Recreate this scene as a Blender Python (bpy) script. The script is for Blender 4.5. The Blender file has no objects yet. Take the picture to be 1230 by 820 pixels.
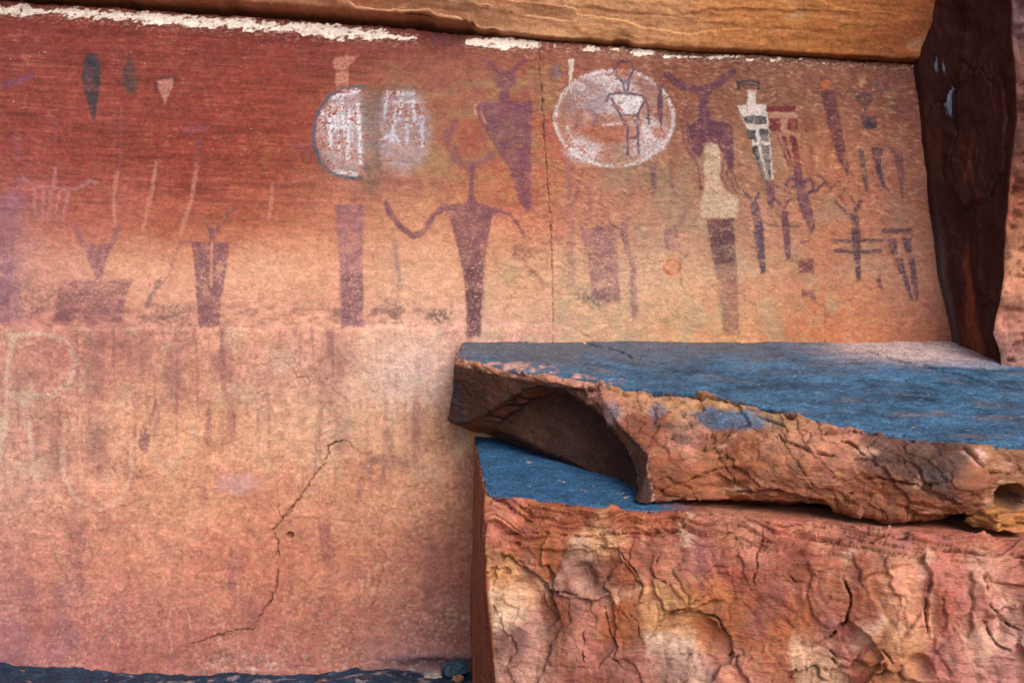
import bpy, bmesh, math, random
import numpy as np
from mathutils import Vector
from mathutils.bvhtree import BVHTree

S = bpy.context.scene
COL = S.collection

# ------------------------------------------------------------------ camera
CAMY, CAMZ, FPX = -6.0, 2.2, 1093.33        # metres; focal length in pixels of the 1230 px wide photo
cam_d = bpy.data.cameras.new('camera')
cam_d.sensor_width = 36.0
cam_d.lens = 32.0
cam_d.clip_start = 0.05
cam_d.clip_end = 2000.0
cam = bpy.data.objects.new('camera', cam_d)
cam.location = (0, CAMY, CAMZ)
cam.rotation_euler = (math.radians(90), 0, 0)
COL.objects.link(cam)
S.camera = cam

# ------------------------------------------------------------------ sky, sun, exposure
SUN = Vector((0.31, -0.70, 0.58)).normalized()
wd = bpy.data.worlds.new('World')
S.world = wd
wd.use_nodes = True
wt = wd.node_tree
for n in list(wt.nodes):
    wt.nodes.remove(n)
sky = wt.nodes.new('ShaderNodeTexSky')
sky.sky_type = 'NISHITA'
sky.sun_disc = False
sky.sun_elevation = math.asin(SUN.z)
sky.sun_rotation = math.atan2(SUN.x, SUN.y)
bg = wt.nodes.new('ShaderNodeBackground')
bg.inputs['Strength'].default_value = 0.070
wo = wt.nodes.new('ShaderNodeOutputWorld')
wt.links.new(sky.outputs['Color'], bg.inputs['Color'])
wt.links.new(bg.outputs['Background'], wo.inputs['Surface'])
ld = bpy.data.lights.new('sun', 'SUN')
ld.energy = 1.5
ld.angle = math.radians(40)
ld.color = (1.0, 0.93, 0.83)
lo = bpy.data.objects.new('sun', ld)
lo.rotation_euler = (-SUN).to_track_quat('-Z', 'Y').to_euler()
lo.location = SUN * 30
COL.objects.link(lo)
S.view_settings.view_transform = 'Standard'
S.view_settings.look = 'None'
S.view_settings.gamma = 1.0
S.view_settings.use_curve_mapping = False
S.view_settings.exposure = 1.64
ALB = 0.60                                   # photo brightness -> surface albedo

# ------------------------------------------------------------------ numpy helpers
def lin(c):
    c = np.asarray(c, np.float64) / 255.0
    return np.where(c <= 0.04045, c / 12.92, ((c + 0.055) / 1.055) ** 2.4)

def alb(c, k=1.0):
    return lin(c) * ALB * k

_rng = np.random.RandomState(7)
_P = _rng.permutation(256)
_P = np.concatenate([_P, _P, _P]).astype(np.int32)
_G3 = _rng.normal(size=(256, 3)).astype(np.float32)
_G3 /= np.linalg.norm(_G3, axis=1)[:, None]

def perlin(x, y, z):
    x = np.asarray(x, np.float32); y = np.asarray(y, np.float32); z = np.asarray(z, np.float32)
    x, y, z = np.broadcast_arrays(x, y, z)
    xi = np.floor(x); yi = np.floor(y); zi = np.floor(z)
    xf = x - xi; yf = y - yi; zf = z - zi
    xi = xi.astype(np.int32) & 255; yi = yi.astype(np.int32) & 255; zi = zi.astype(np.int32) & 255
    u = xf * xf * xf * (xf * (xf * 6 - 15) + 10)
    v = yf * yf * yf * (yf * (yf * 6 - 15) + 10)
    w = zf * zf * zf * (zf * (zf * 6 - 15) + 10)
    def g(dx, dy, dz):
        h = _P[_P[_P[(xi + dx) & 255] + ((yi + dy) & 255)] + ((zi + dz) & 255)]
        gr = _G3[h]
        return gr[..., 0] * (xf - dx) + gr[..., 1] * (yf - dy) + gr[..., 2] * (zf - dz)
    a = g(0, 0, 0); b = g(1, 0, 0); r0 = a + u * (b - a)
    a = g(0, 1, 0); b = g(1, 1, 0); r1 = a + u * (b - a)
    q0 = r0 + v * (r1 - r0)
    a = g(0, 0, 1); b = g(1, 0, 1); r0 = a + u * (b - a)
    a = g(0, 1, 1); b = g(1, 1, 1); r1 = a + u * (b - a)
    q1 = r0 + v * (r1 - r0)
    return (q0 + w * (q1 - q0)) * 1.6

def fbm(x, y, z, oct=4, gain=0.5):
    s = 0.0; a = 1.0; t = 0.0; f = 1.0
    for k in range(oct):
        s = s + a * perlin(x * f + 17.3 * k, y * f - 9.1 * k, z * f + 4.7 * k)
        t += a; a *= gain; f *= 2.03
    return s * (1.4 / t)

def ss(a, b, x):
    t = np.clip((x - a) / (b - a), 0, 1)
    return t * t * (3 - 2 * t)

def terrace(n, sharp=0.10):
    f = np.floor(n); r = n - f
    return f + ss(1 - sharp, 1.0, r) * 0.85 + r * 0.15

def flakes(n, m, sharp=0.10, groove=0.5):
    """spalled plates: flat tops, sharp edges, an undercut groove along part of each edge (m = where)"""
    f = np.floor(n); r = n - f
    return f + ss(1 - sharp, 1.0, r) * 0.8 + r * 0.2 - groove * m * np.exp(-((r - (1 - sharp * 1.1)) / (sharp * 0.7)) ** 2)

def cells(u, v, seed=0):
    """2-D cell noise: distance to the nearest and second nearest point, three random numbers of the cell, offset within it"""
    u = np.asarray(u, np.float32); v = np.asarray(v, np.float32)
    iu = np.floor(u).astype(np.int32); iv = np.floor(v).astype(np.int32)
    f1 = np.full(u.shape, 9e9, np.float32); f2 = f1.copy(); hb = np.zeros(u.shape, np.int32)
    du = np.zeros(u.shape, np.float32); dv = du.copy()
    for a in (-1, 0, 1):
        for b in (-1, 0, 1):
            h = _P[_P[(iu + a + seed) & 255] + ((iv + b) & 255)]
            ex = u - (iu + a) - _P[h] / 255.0; ey = v - (iv + b) - _P[h + 1] / 255.0
            d = np.hypot(ex, ey).astype(np.float32)
            m = d < f1
            f2 = np.where(m, f1, np.minimum(f2, d)); f1 = np.where(m, d, f1)
            hb = np.where(m, h, hb); du = np.where(m, ex, du); dv = np.where(m, ey, dv)
    r = [(_P[hb + 3 + k] / 127.5 - 1).astype(np.float32) for k in range(3)]
    return f1, f2, r, du, dv

def facets(u, v, seed, tilt=0.8):
    f1, f2, r, du, dv = cells(u, v, seed)
    return 0.6 * r[0] + tilt * (r[1] * du + r[2] * dv), f2 - f1, r[2]

def mix(a, b, t):
    return a + (b - a) * t[..., None]

def seg_dist(px, py, pts):
    d = np.full(px.shape, 1e9, np.float32)
    for (x0, y0), (x1, y1) in zip(pts[:-1], pts[1:]):
        dx, dy = x1 - x0, y1 - y0
        L = dx * dx + dy * dy + 1e-9
        t = np.clip(((px - x0) * dx + (py - y0) * dy) / L, 0, 1)
        d = np.minimum(d, np.hypot(px - x0 - t * dx, py - y0 - t * dy))
    return d

def poly_sd(px, py, pts):
    d = seg_dist(px, py, list(pts) + [pts[0]])
    ins = np.zeros(px.shape, bool)
    n = len(pts)
    for i in range(n):
        x0, y0 = pts[i]; x1, y1 = pts[(i + 1) % n]
        if y0 == y1:
            continue
        c = ((y0 > py) != (y1 > py)) & (px < (x1 - x0) * (py - y0) / (y1 - y0) + x0)
        ins ^= c
    return np.where(ins, -d, d)

def polyline3_dist(P, pts):
    d = np.full(len(P), 1e9, np.float32)
    for a, b in zip(pts[:-1], pts[1:]):
        ab = b - a
        L = float(ab @ ab) + 1e-12
        t = np.clip(((P - a) @ ab) / L, 0, 1)
        d = np.minimum(d, np.linalg.norm(P - a - t[:, None] * ab, axis=1))
    return d

# ------------------------------------------------------------------ materials
def sandstone(name, grain=0.22, fine=170.0, bump=0.35, streak=(1, 1, 1), creases=0.0, rough=0.92):
    m = bpy.data.materials.new(name)
    m.use_nodes = True
    t = m.node_tree
    N, L = t.nodes, t.links
    bs = N['Principled BSDF']
    at = N.new('ShaderNodeAttribute'); at.attribute_name = 'stone_colour'
    gl = N.new('ShaderNodeAttribute'); gl.attribute_name = 'varnish'
    tc = N.new('ShaderNodeTexCoord')
    mp = N.new('ShaderNodeMapping'); mp.inputs['Scale'].default_value = streak
    L.new(tc.outputs['Object'], mp.inputs['Vector'])
    n1 = N.new('ShaderNodeTexNoise'); n1.inputs['Scale'].default_value = fine
    n1.inputs['Detail'].default_value = 3; n1.inputs['Roughness'].default_value = 0.65
    L.new(mp.outputs['Vector'], n1.inputs['Vector'])
    n2 = N.new('ShaderNodeTexNoise'); n2.inputs['Scale'].default_value = fine * 0.21
    n2.inputs['Detail'].default_value = 5; n2.inputs['Roughness'].default_value = 0.6
    n2.inputs['Distortion'].default_value = 0.6
    L.new(mp.outputs['Vector'], n2.inputs['Vector'])
    def maprange(src, a, b, c, d):
        r = N.new('ShaderNodeMapRange')
        r.inputs['From Min'].default_value = a; r.inputs['From Max'].default_value = b
        r.inputs['To Min'].default_value = c; r.inputs['To Max'].default_value = d
        L.new(src, r.inputs['Value'])
        return r.outputs['Result']
    def math_(op, a, b):
        k = N.new('ShaderNodeMath'); k.operation = op
        for i, s in enumerate((a, b)):
            if isinstance(s, (int, float)):
                k.inputs[i].default_value = s
            else:
                L.new(s, k.inputs[i])
        return k.outputs[0]
    f1 = maprange(n1.outputs['Fac'], 0.3, 0.7, 1 - grain, 1 + grain)
    f2 = maprange(n2.outputs['Fac'], 0.3, 0.7, 1 - grain * 0.9, 1 + grain * 0.9)
    f = math_('MULTIPLY', f1, f2)
    # strong fleck contrast where the dark varnish is
    n3 = N.new('ShaderNodeTexNoise'); n3.inputs['Scale'].default_value = 120
    n3.inputs['Detail'].default_value = 2
    mp3 = N.new('ShaderNodeMapping'); mp3.inputs['Scale'].default_value = (0.8, 0.8, 1.6)
    L.new(tc.outputs['Object'], mp3.inputs['Vector']); L.new(mp3.outputs['Vector'], n3.inputs['Vector'])
    f3 = maprange(n3.outputs['Fac'], 0.35, 0.68, 0.55, 1.75)
    f3m = N.new('ShaderNodeMix'); f3m.data_type = 'FLOAT'
    L.new(gl.outputs['Fac'], f3m.inputs['Factor'])
    f3m.inputs['A'].default_value = 1.0
    L.new(f3, f3m.inputs['B'])
    f = math_('MULTIPLY', f, f3m.outputs['Result'])
    vm = N.new('ShaderNodeVectorMath'); vm.operation = 'SCALE'
    L.new(at.outputs['Color'], vm.inputs[0]); L.new(f, vm.inputs['Scale'])
    # hue drift between grains
    hs = N.new('ShaderNodeHueSaturation')
    n4 = N.new('ShaderNodeTexNoise'); n4.inputs['Scale'].default_value = fine * 0.45
    n4.inputs['Detail'].default_value = 2
    L.new(tc.outputs['Object'], n4.inputs['Vector'])
    hm = maprange(n4.outputs['Fac'], 0.3, 0.7, 0.485, 0.515)
    L.new(hm, hs.inputs['Hue'])
    L.new(vm.outputs['Vector'], hs.inputs['Color'])
    L.new(hs.outputs['Color'], bs.inputs['Base Color'])
    ro = N.new('ShaderNodeMix'); ro.data_type = 'FLOAT'
    L.new(gl.outputs['Fac'], ro.inputs['Factor'])
    ro.inputs['A'].default_value = rough; ro.inputs['B'].default_value = 0.62
    L.new(ro.outputs['Result'], bs.inputs['Roughness'])
    bs.inputs['Specular IOR Level'].default_value = 0.22
    h = math_('ADD', math_('MULTIPLY', n1.outputs['Fac'], 0.45), n2.outputs['Fac'])
    if creases:
        nr = N.new('ShaderNodeTexNoise'); nr.noise_type = 'RIDGED_MULTIFRACTAL'
        nr.inputs['Scale'].default_value = 9.0; nr.inputs['Detail'].default_value = 7
        nr.inputs['Roughness'].default_value = 0.62; nr.inputs['Distortion'].default_value = 0.5
        L.new(mp.outputs['Vector'], nr.inputs['Vector'])
        inv = maprange(gl.outputs['Fac'], 0.0, 0.6, creases, 0.04)
        b0 = N.new('ShaderNodeBump'); b0.inputs['Distance'].default_value = 0.03; b0.invert = True
        L.new(inv, b0.inputs['Strength']); L.new(nr.outputs['Fac'], b0.inputs['Height'])
    bp = N.new('ShaderNodeBump'); bp.inputs['Strength'].default_value = bump
    bp.inputs['Distance'].default_value = 0.012
    if creases:
        L.new(b0.outputs['Normal'], bp.inputs['Normal'])
    L.new(h, bp.inputs['Height']); L.new(bp.outputs['Normal'], bs.inputs['Normal'])
    return m

M_WALL = sandstone('painted sandstone', grain=0.23, fine=98, bump=0.60, streak=(0.75, 1, 1.15))
M_ROOF = sandstone('orange sandstone', grain=0.20, fine=110, bump=0.6, streak=(1, 1, 1))
M_ROCK = sandstone('weathered sandstone', grain=0.28, fine=100, bump=0.8, streak=(0.6, 0.6, 1.7), creases=0.42, rough=0.66)
M_DARK = sandstone('varnished sandstone', grain=0.24, fine=110, bump=0.5, streak=(1.4, 1.4, 0.7), creases=0.12)

# ------------------------------------------------------------------ mesh builders
def set_attr(me, colour, varnish=None):
    n = len(me.vertices)
    a = me.color_attributes.new('stone_colour', 'FLOAT_COLOR', 'POINT')
    c = np.ones((n, 4), np.float32); c[:, :3] = np.clip(colour, 0.001, 1)
    a.data.foreach_set('color', c.ravel())
    v = me.attributes.new('varnish', 'FLOAT', 'POINT')
    v.data.foreach_set('value', (np.zeros(n) if varnish is None else np.clip(varnish, 0, 1)).astype(np.float32))

def mesh_np(name, V, F):
    me = bpy.data.meshes.new(name)
    V = np.ascontiguousarray(V, np.float32); F = np.ascontiguousarray(F, np.int32)
    k = F.shape[1]
    me.vertices.add(len(V)); me.vertices.foreach_set('co', V.ravel())
    me.loops.add(F.size); me.loops.foreach_set('vertex_index', F.ravel())
    me.polygons.add(len(F))
    me.polygons.foreach_set('loop_start', np.arange(0, F.size, k, dtype=np.int32))
    me.polygons.foreach_set('loop_total', np.full(len(F), k, np.int32))
    me.update(calc_edges=True)
    me.polygons.foreach_set('use_smooth', np.ones(len(F), bool))
    return me

def link(name, me, mat, parent=None):
    o = bpy.data.objects.new(name, me)
    me.materials.append(mat)
    COL.objects.link(o)
    if parent:
        o.parent = parent
    return o

def tag(o, label, cat=None, group=None, kind=None):
    o['label'] = label
    if cat: o['category'] = cat
    if group: o['group'] = group
    if kind: o['kind'] = kind
    return o

def grid_faces(nr, nc, flip=False):
    i = np.arange(nr * nc).reshape(nr, nc)
    a, b, c, d = i[:-1, :-1], i[:-1, 1:], i[1:, 1:], i[1:, :-1]
    q = np.stack([a, b, c, d] if not flip else [a, d, c, b], -1)
    return q.reshape(-1, 4)

def grid_normals(X, Y, Z):
    P = np.stack([X, Y, Z], -1)
    du = np.gradient(P, axis=1); dv = np.gradient(P, axis=0)
    n = np.cross(du, dv)
    return n / (np.linalg.norm(n, axis=-1, keepdims=True) + 1e-12)

def spaced(lo, a, b, hi, step, n_out):
    m = np.arange(a, b + step * 0.5, step)
    l = a - (np.linspace(0, 1, n_out + 1)[1:] ** 2.2)[::-1] * (a - lo)
    r = b + (np.linspace(0, 1, n_out + 1)[1:] ** 2.2) * (hi - b)
    return np.concatenate([l, m, r])

def W(px, py, D=6.0):                         # photo measurement -> metres on the plane at distance D
    return (px - 615.0) * D / FPX, CAMZ - (py - 410.0) * D / FPX

# smooth albedo field from measured patches
def patch_field(pts, sig, x0, x1, y0, y1, step=6):
    gx = np.arange(x0, x1 + step, step); gy = np.arange(y0, y1 + step, step)
    GX, GY = np.meshgrid(gx, gy)
    acc = np.zeros(GX.shape + (3,)); ww = np.zeros(GX.shape)
    for (x, y, c) in pts:
        w = np.exp(-(((GX - x) / sig) ** 2 + ((GY - y) / (sig * 0.75)) ** 2) / 2) + 1e-9
        acc += w[..., None] * lin(c); ww += w
    f = acc / ww[..., None] * ALB
    def sample(u, v):
        fu = np.clip((u - x0) / step, 0, len(gx) - 1.001); fv = np.clip((v - y0) / step, 0, len(gy) - 1.001)
        iu = fu.astype(int); iv = fv.astype(int); a = (fu - iu)[..., None]; b = (fv - iv)[..., None]
        return (f[iv, iu] * (1 - a) + f[iv, iu + 1] * a) * (1 - b) + (f[iv + 1, iu] * (1 - a) + f[iv + 1, iu + 1] * a) * b
    return sample

# ================================================================== THE PAINTED WALL
PXM = 6.0 / FPX                               # metres per photo pixel on the wall
xs = spaced(-14.0, -4.5, 3.02, 3.6, 0.0060, 40)
zs = spaced(-1.2, -0.06, 4.50, 4.9, 0.0060, 8)
X, Z = np.meshgrid(xs, zs)
U = X / PXM + 615.0                           # wall coordinates, in photo pixels
V = 410.0 - (Z - CAMZ) / PXM

GAP = np.array([(-2600, -140), (-300, -22), (0, 1), (100, 7), (170, 13), (250, 18), (350, 24), (440, 30), (520, 38), (600, 44), (650, 49),
                (700, 52), (760, 58), (850, 64), (960, 69), (1090, 76), (1300, 84)], float)
gapv = np.interp(U, GAP[:, 0], GAP[:, 1]) + 2.2 * fbm(U / 26, V * 0 + 3.3, 0, 3) + 1.2 * fbm(U / 7, V * 0 + 8.3, 0, 2)

wu = 9 * fbm(U / 60, V / 60, 1.0, 3); wv = 9 * fbm(U / 60, V / 60, 5.0, 3)
n_lo = fbm(U / 210, V / 150, 2.2, 4)
n_streak = fbm(U / 95 + 0.3 * n_lo, (V - 0.035 * U) / 5.5, 7.7, 4)         # bedding streaks
n_streak2 = fbm(U / 40, (V - 0.05 * U) / 3.0, 27.7, 3)
n_diag = 0.6 * fbm((U + 0.4 * V) / 9, (V - 0.38 * U + 1.2 * wv) / 3.4, 13.0, 3) + 0.5 * fbm((U + 0.2 * V) / 14, (V - 0.16 * U + 1.5 * wu) / 4.2, 15.0, 3)              # slanting peck strokes on the right
n_grain = fbm(U / 5.0, V / 5.0, 4.0, 3)
n_mot = fbm(U / 13.0, V / 17.0, 11.0, 4)
n_drip = fbm(U / 11.0, V / 150.0, 21.0, 4)

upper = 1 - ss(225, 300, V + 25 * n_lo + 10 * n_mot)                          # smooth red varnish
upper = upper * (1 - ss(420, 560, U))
right = ss(520, 680, U) * (1 - ss(300, 400, V) * 0.5)
lower = ss(388, 398, V + 3 * n_mot) * (1 - ss(640, 700, U))

# relief (towards the viewer is -y)
rel = 0.030 * n_lo + 0.008 * fbm(U / 60, V / 45, 3.0, 3)
rel += 0.0022 * n_streak * (0.25 + upper) + 0.0012 * n_streak2 * upper
rel += 0.0030 * n_diag * right
rel += 0.0020 * n_mot * (lower + 0.3) + 0.0010 * n_grain
rel += 0.014 * lower * (1 - ss(395, 620, V)) + 0.004 * lower                   # worn lip below the crease
fw_, ew_, _r = facets(U / 120 + 0.4 * fbm(U / 50, V / 50, 55.0, 4), V / 95 + 0.4 * fbm(U / 50, V / 50, 57.0, 4), 23, 0.5)
rel += 0.0075 * fw_ * (0.25 + 0.75 * lower + 0.35 * right)
crease = np.exp(-((V - 393 - 5 * fbm(U / 90, 0 * V, 2.0, 2)) / 1.8) ** 2) * ss(0.0, 0.35, fbm(U / 60, 0 * V, 9.0, 2) + 0.2) * (1 - ss(540, 600, U))
rel -= 0.006 * crease
rel += 0.02 * ss(770, 800, V + 6 * n_mot) * ss(380, 450, U) * (1 - ss(560, 580, U))
rel += 0.035 * np.exp(-((V - 786 - 0.03 * (500 - U) - 3 * n_mot) / 7) ** 2) * ss(440, 500, U)

CRACKS = [
    ([(646, 40), (648, 90), (652, 140), (654, 172), (657, 215), (661, 260), (663, 330), (664, 420)], 1.0, 0.020),
    ([(411, 528), (395, 535), (390, 558), (378, 570), (365, 590), (352, 608), (338, 625), (328, 635), (333, 650), (333, 690),
      (330, 712), (318, 732), (304, 755), (275, 759), (252, 766), (230, 773)], 1.5, 0.03),
    ([(230, 773), (235, 786), (241, 801)], 0.8, 0.012),
    ([(340, 571), (333, 582), (333, 600), (337, 622)], 0.9, 0.014),
    ([(455, 655), (463, 668), (459, 690), (452, 706)], 0.7, 0.012),
    ([(453, 713), (449, 724), (444, 733)], 1.1, 0.02),
    ([(411, 528), (428, 540), (436, 560)], 0.6, 0.008),
    ([(620, 348), (611, 362), (604, 380)], 0.8, 0.010),
    ([(987, 362), (988, 375), (988, 410)], 0.6, 0.010),
    ([(300, 390), (312, 362), (330, 338)], 0.6, 0.006),
    ([(163, 702), (170, 690), (180, 678)], 0.6, 0.006),
    ([(690, 395), (700, 402), (712, 408)], 0.7, 0.010),
]
cu = U + 3.0 * fbm(U / 9, V / 9, 31.0, 3); cv = V + 3.0 * fbm(U / 9, V / 9, 35.0, 3)
crackmask = np.zeros(U.shape, np.float32)
for pts, w, dep in CRACKS:
    bx = np.array(pts)
    r0, r1 = np.searchsorted(-V[:, 0], -(bx[:, 1].max() + 20)), np.searchsorted(-V[:, 0], -(bx[:, 1].min() - 20))
    c0, c1 = np.searchsorted(U[0], bx[:, 0].min() - 20), np.searchsorted(U[0], bx[:, 0].max() + 20)
    sl = np.s_[r0:r1, c0:c1]
    wig = 0.8 if w == 1.0 else 1.0
    d = seg_dist(U[sl] + wig * (cu - U)[sl], V[sl] + wig * (cv - V)[sl], pts)
    ww = w * np.clip(0.55 + 0.7 * n_mot[sl], 0.1, 2)
    k = 1 - ss(ww * 0.4, ww * 0.4 + 0.85, d)
    k = k * (0.45 + 0.55 * ss(-0.3, 0.3, n_mot[sl]))
    rel[sl] -= dep * k
    crackmask[sl] = np.maximum(crackmask[sl], k * min(1.0, dep / 0.025))
# spalled flake: the rock right of the long crack is set back
flake = poly_sd(cu, cv, [(411, 528), (395, 535), (390, 558), (365, 590), (328, 635), (333, 690), (318, 732), (304, 755), (252, 766),
                         (230, 773), (241, 801), (360, 805), (470, 790), (470, 700), (470, 560)])
rel -= 0.012 * (1 - ss(-1.0, 1.0, flake)) * (1 - ss(330, 460, U))
hole = np.hypot(U - 348, (V - 643) * 1.1)
rel -= 0.05 * (1 - ss(2.0, 5.5, hole))

# white mineral crust under the overhang
band_c = np.interp(U, [-500, 0, 100, 200, 300, 400, 470, 505, 556, 600, 640, 720, 800, 900, 1090], [10, 11, 16, 24, 30, 37, 43, 47, 51, 50, 54, 59, 66, 70, 79])
band_h = np.interp(U, [-500, 0, 100, 180, 300, 400, 470, 500, 508, 553, 560, 600, 640, 660, 720, 790, 830, 900, 950, 1090], [8, 7, 8, 9, 8.5, 9, 8, 4, -7, -7, 6, 9, 7, 2.5, 4.5, 4.5, 3.2, 3, 2.4, 1.8])
crust = ss(-1.2, 1.2, band_h + np.where(band_h > 3, 4.5 * fbm(U / 42, 0 * U, 45.0, 3), 0) - np.abs(V - band_c + 3 * fbm(U / 14, V / 9, 41.0, 3)) + 5.5 * fbm(U / 22 + V / 14, V / 9, 43.0, 5) + 3.5 * fbm(U / 5 + V / 6, V / 5, 44.0, 3) - 3.2)
crust = crust * (1 - 0.9 * ss(0.30, 0.42, fbm(U / 7, V / 4, 47.0, 4)))
flecks = ss(0.80, 0.95, fbm(U / 3.8, V / 2.8, 51.0, 2) + 0.25 * n_lo) * (upper * 0.9 + right * 0.8)
rel += 0.0009 * crust + 0.0008 * flecks

Y = -rel
Y = Y + 0.55 * ss(-1.5, 3.0, gapv - V) * np.clip((gapv + 0.0 - V) / 10, 0, 1.5)  # top edge falls back into the dark slot
Y = Y + 0.25 * ss(3.02, 3.4, X)

# base colours; some shade beside the block and right end stays in them
WALLPTS = []
def row(y, *prs):
    for x, c in prs:
        WALLPTS.append((x, y, c))
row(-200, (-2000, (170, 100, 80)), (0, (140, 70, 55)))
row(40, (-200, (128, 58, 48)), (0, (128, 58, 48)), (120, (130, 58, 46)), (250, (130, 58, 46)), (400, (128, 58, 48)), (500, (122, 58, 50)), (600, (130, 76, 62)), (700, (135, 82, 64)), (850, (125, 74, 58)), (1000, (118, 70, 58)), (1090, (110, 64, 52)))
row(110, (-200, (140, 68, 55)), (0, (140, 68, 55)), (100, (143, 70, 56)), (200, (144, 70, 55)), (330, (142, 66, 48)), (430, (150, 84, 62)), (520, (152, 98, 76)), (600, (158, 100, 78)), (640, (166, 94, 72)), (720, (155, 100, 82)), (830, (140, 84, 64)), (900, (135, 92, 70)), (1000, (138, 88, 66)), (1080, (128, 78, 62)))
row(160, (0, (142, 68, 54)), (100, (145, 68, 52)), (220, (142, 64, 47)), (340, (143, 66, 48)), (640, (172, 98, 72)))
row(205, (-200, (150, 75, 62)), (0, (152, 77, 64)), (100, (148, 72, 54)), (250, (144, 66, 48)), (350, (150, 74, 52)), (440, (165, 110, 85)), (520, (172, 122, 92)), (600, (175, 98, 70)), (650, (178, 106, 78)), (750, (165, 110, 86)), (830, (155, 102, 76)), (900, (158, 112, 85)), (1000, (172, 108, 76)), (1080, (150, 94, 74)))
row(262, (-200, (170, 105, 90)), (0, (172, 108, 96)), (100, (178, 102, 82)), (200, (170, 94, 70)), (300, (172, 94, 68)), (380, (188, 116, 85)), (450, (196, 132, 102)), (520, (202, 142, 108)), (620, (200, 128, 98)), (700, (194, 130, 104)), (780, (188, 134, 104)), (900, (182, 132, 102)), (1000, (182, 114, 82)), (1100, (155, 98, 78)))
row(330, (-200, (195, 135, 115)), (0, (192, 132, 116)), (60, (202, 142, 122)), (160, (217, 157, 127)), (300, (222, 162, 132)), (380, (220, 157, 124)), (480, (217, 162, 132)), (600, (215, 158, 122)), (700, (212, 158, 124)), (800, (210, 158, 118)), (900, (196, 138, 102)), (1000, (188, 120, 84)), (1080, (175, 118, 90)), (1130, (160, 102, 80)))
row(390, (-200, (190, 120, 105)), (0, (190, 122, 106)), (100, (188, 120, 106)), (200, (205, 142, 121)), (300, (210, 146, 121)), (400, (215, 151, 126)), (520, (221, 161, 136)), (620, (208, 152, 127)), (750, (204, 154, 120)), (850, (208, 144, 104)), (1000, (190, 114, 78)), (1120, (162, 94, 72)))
row(440, (-200, (195, 140, 120)), (0, (195, 140, 121)), (80, (190, 125, 109)), (150, (196, 136, 113)), (250, (190, 131, 109)), (350, (206, 152, 130)), (480, (216, 172, 148)), (545, (206, 164, 146)))
row(520, (-200, (195, 145, 125)), (0, (196, 146, 126)), (60, (196, 137, 116)), (150, (211, 151, 121)), (250, (214, 151, 116)), (350, (211, 156, 126)), (480, (204, 150, 120)), (550, (188, 132, 104)))
row(600, (-200, (195, 140, 120)), (0, (196, 141, 121)), (100, (201, 137, 112)), (200, (206, 142, 112)), (300, (202, 132, 102)), (420, (200, 135, 104)), (500, (188, 126, 98)), (555, (172, 112, 86)))
row(680, (-200, (185, 120, 105)), (0, (186, 121, 106)), (100, (191, 119, 99)), (200, (203, 132, 107)), (300, (192, 117, 94)), (400, (190, 119, 91)), (500, (180, 116, 94)), (555, (165, 100, 80)))
row(760, (-200, (170, 105, 100)), (0, (172, 106, 101)), (100, (177, 106, 96)), (200, (178, 106, 93)), (300, (178, 107, 88)), (400, (172, 104, 86)), (500, (162, 106, 92)), (555, (150, 94, 80)))
row(805, (0, (155, 95, 94)), (300, (165, 102, 92)), (500, (140, 98, 96)))
wall_field = patch_field(WALLPTS, 42, -260, 1200, -60, 840)
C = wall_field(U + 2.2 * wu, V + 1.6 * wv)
C = C * np.clip(1 + 0.26 * n_streak * (0.2 + 0.8 * upper) + 0.16 * n_streak2 * upper + 0.20 * fbm(U / 60, V / 24, 98.0, 5) * upper + 0.16 * fbm(U / 9, V / 6, 96.0, 4) * upper + 0.26 * n_mot * (0.4 + 0.6 * lower) + 0.26 * n_diag * right + 0.22 * n_grain * (0.6 + 0.25 * lower) + 0.16 * fbm(U / 40, V / 50, 95.0, 4) * lower, 0.3, 2)[..., None]
pale = alb((236, 196, 165)); purp = alb((138, 88, 96)); olive = alb((150, 128, 92)); greyb = alb((104, 92, 88)); grn = alb((196, 188, 160))
def lay(C, c, m):
    return mix(C, np.broadcast_to(np.asarray(c), C.shape), np.clip(m, 0, 1))
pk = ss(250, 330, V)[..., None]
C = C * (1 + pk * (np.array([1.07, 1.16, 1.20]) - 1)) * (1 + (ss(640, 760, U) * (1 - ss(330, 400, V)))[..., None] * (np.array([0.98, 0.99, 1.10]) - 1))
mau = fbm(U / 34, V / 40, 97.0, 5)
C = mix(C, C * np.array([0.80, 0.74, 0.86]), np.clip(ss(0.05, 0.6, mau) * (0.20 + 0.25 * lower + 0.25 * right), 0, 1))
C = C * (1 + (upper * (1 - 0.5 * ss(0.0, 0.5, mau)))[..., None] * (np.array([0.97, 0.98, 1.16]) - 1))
# pale scratch strokes (bedding on the left, slanting on the right)
C = lay(C, alb((205, 140, 112)), 0.32 * ss(0.25, 0.9, 0.75 * n_streak2 + 0.4 * n_lo + 0.5 * n_mot) * upper)
C = lay(C, alb((216, 178, 140)), 0.40 * ss(0.05, 0.75, n_diag + 0.4 * n_mot) * right * (1 - ss(235, 330, V)))
C = lay(C, alb((120, 74, 50)), 0.45 * ss(0.05, 0.7, -n_diag + 0.3 * n_mot) * right * (1 - ss(235, 330, V)))
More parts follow.
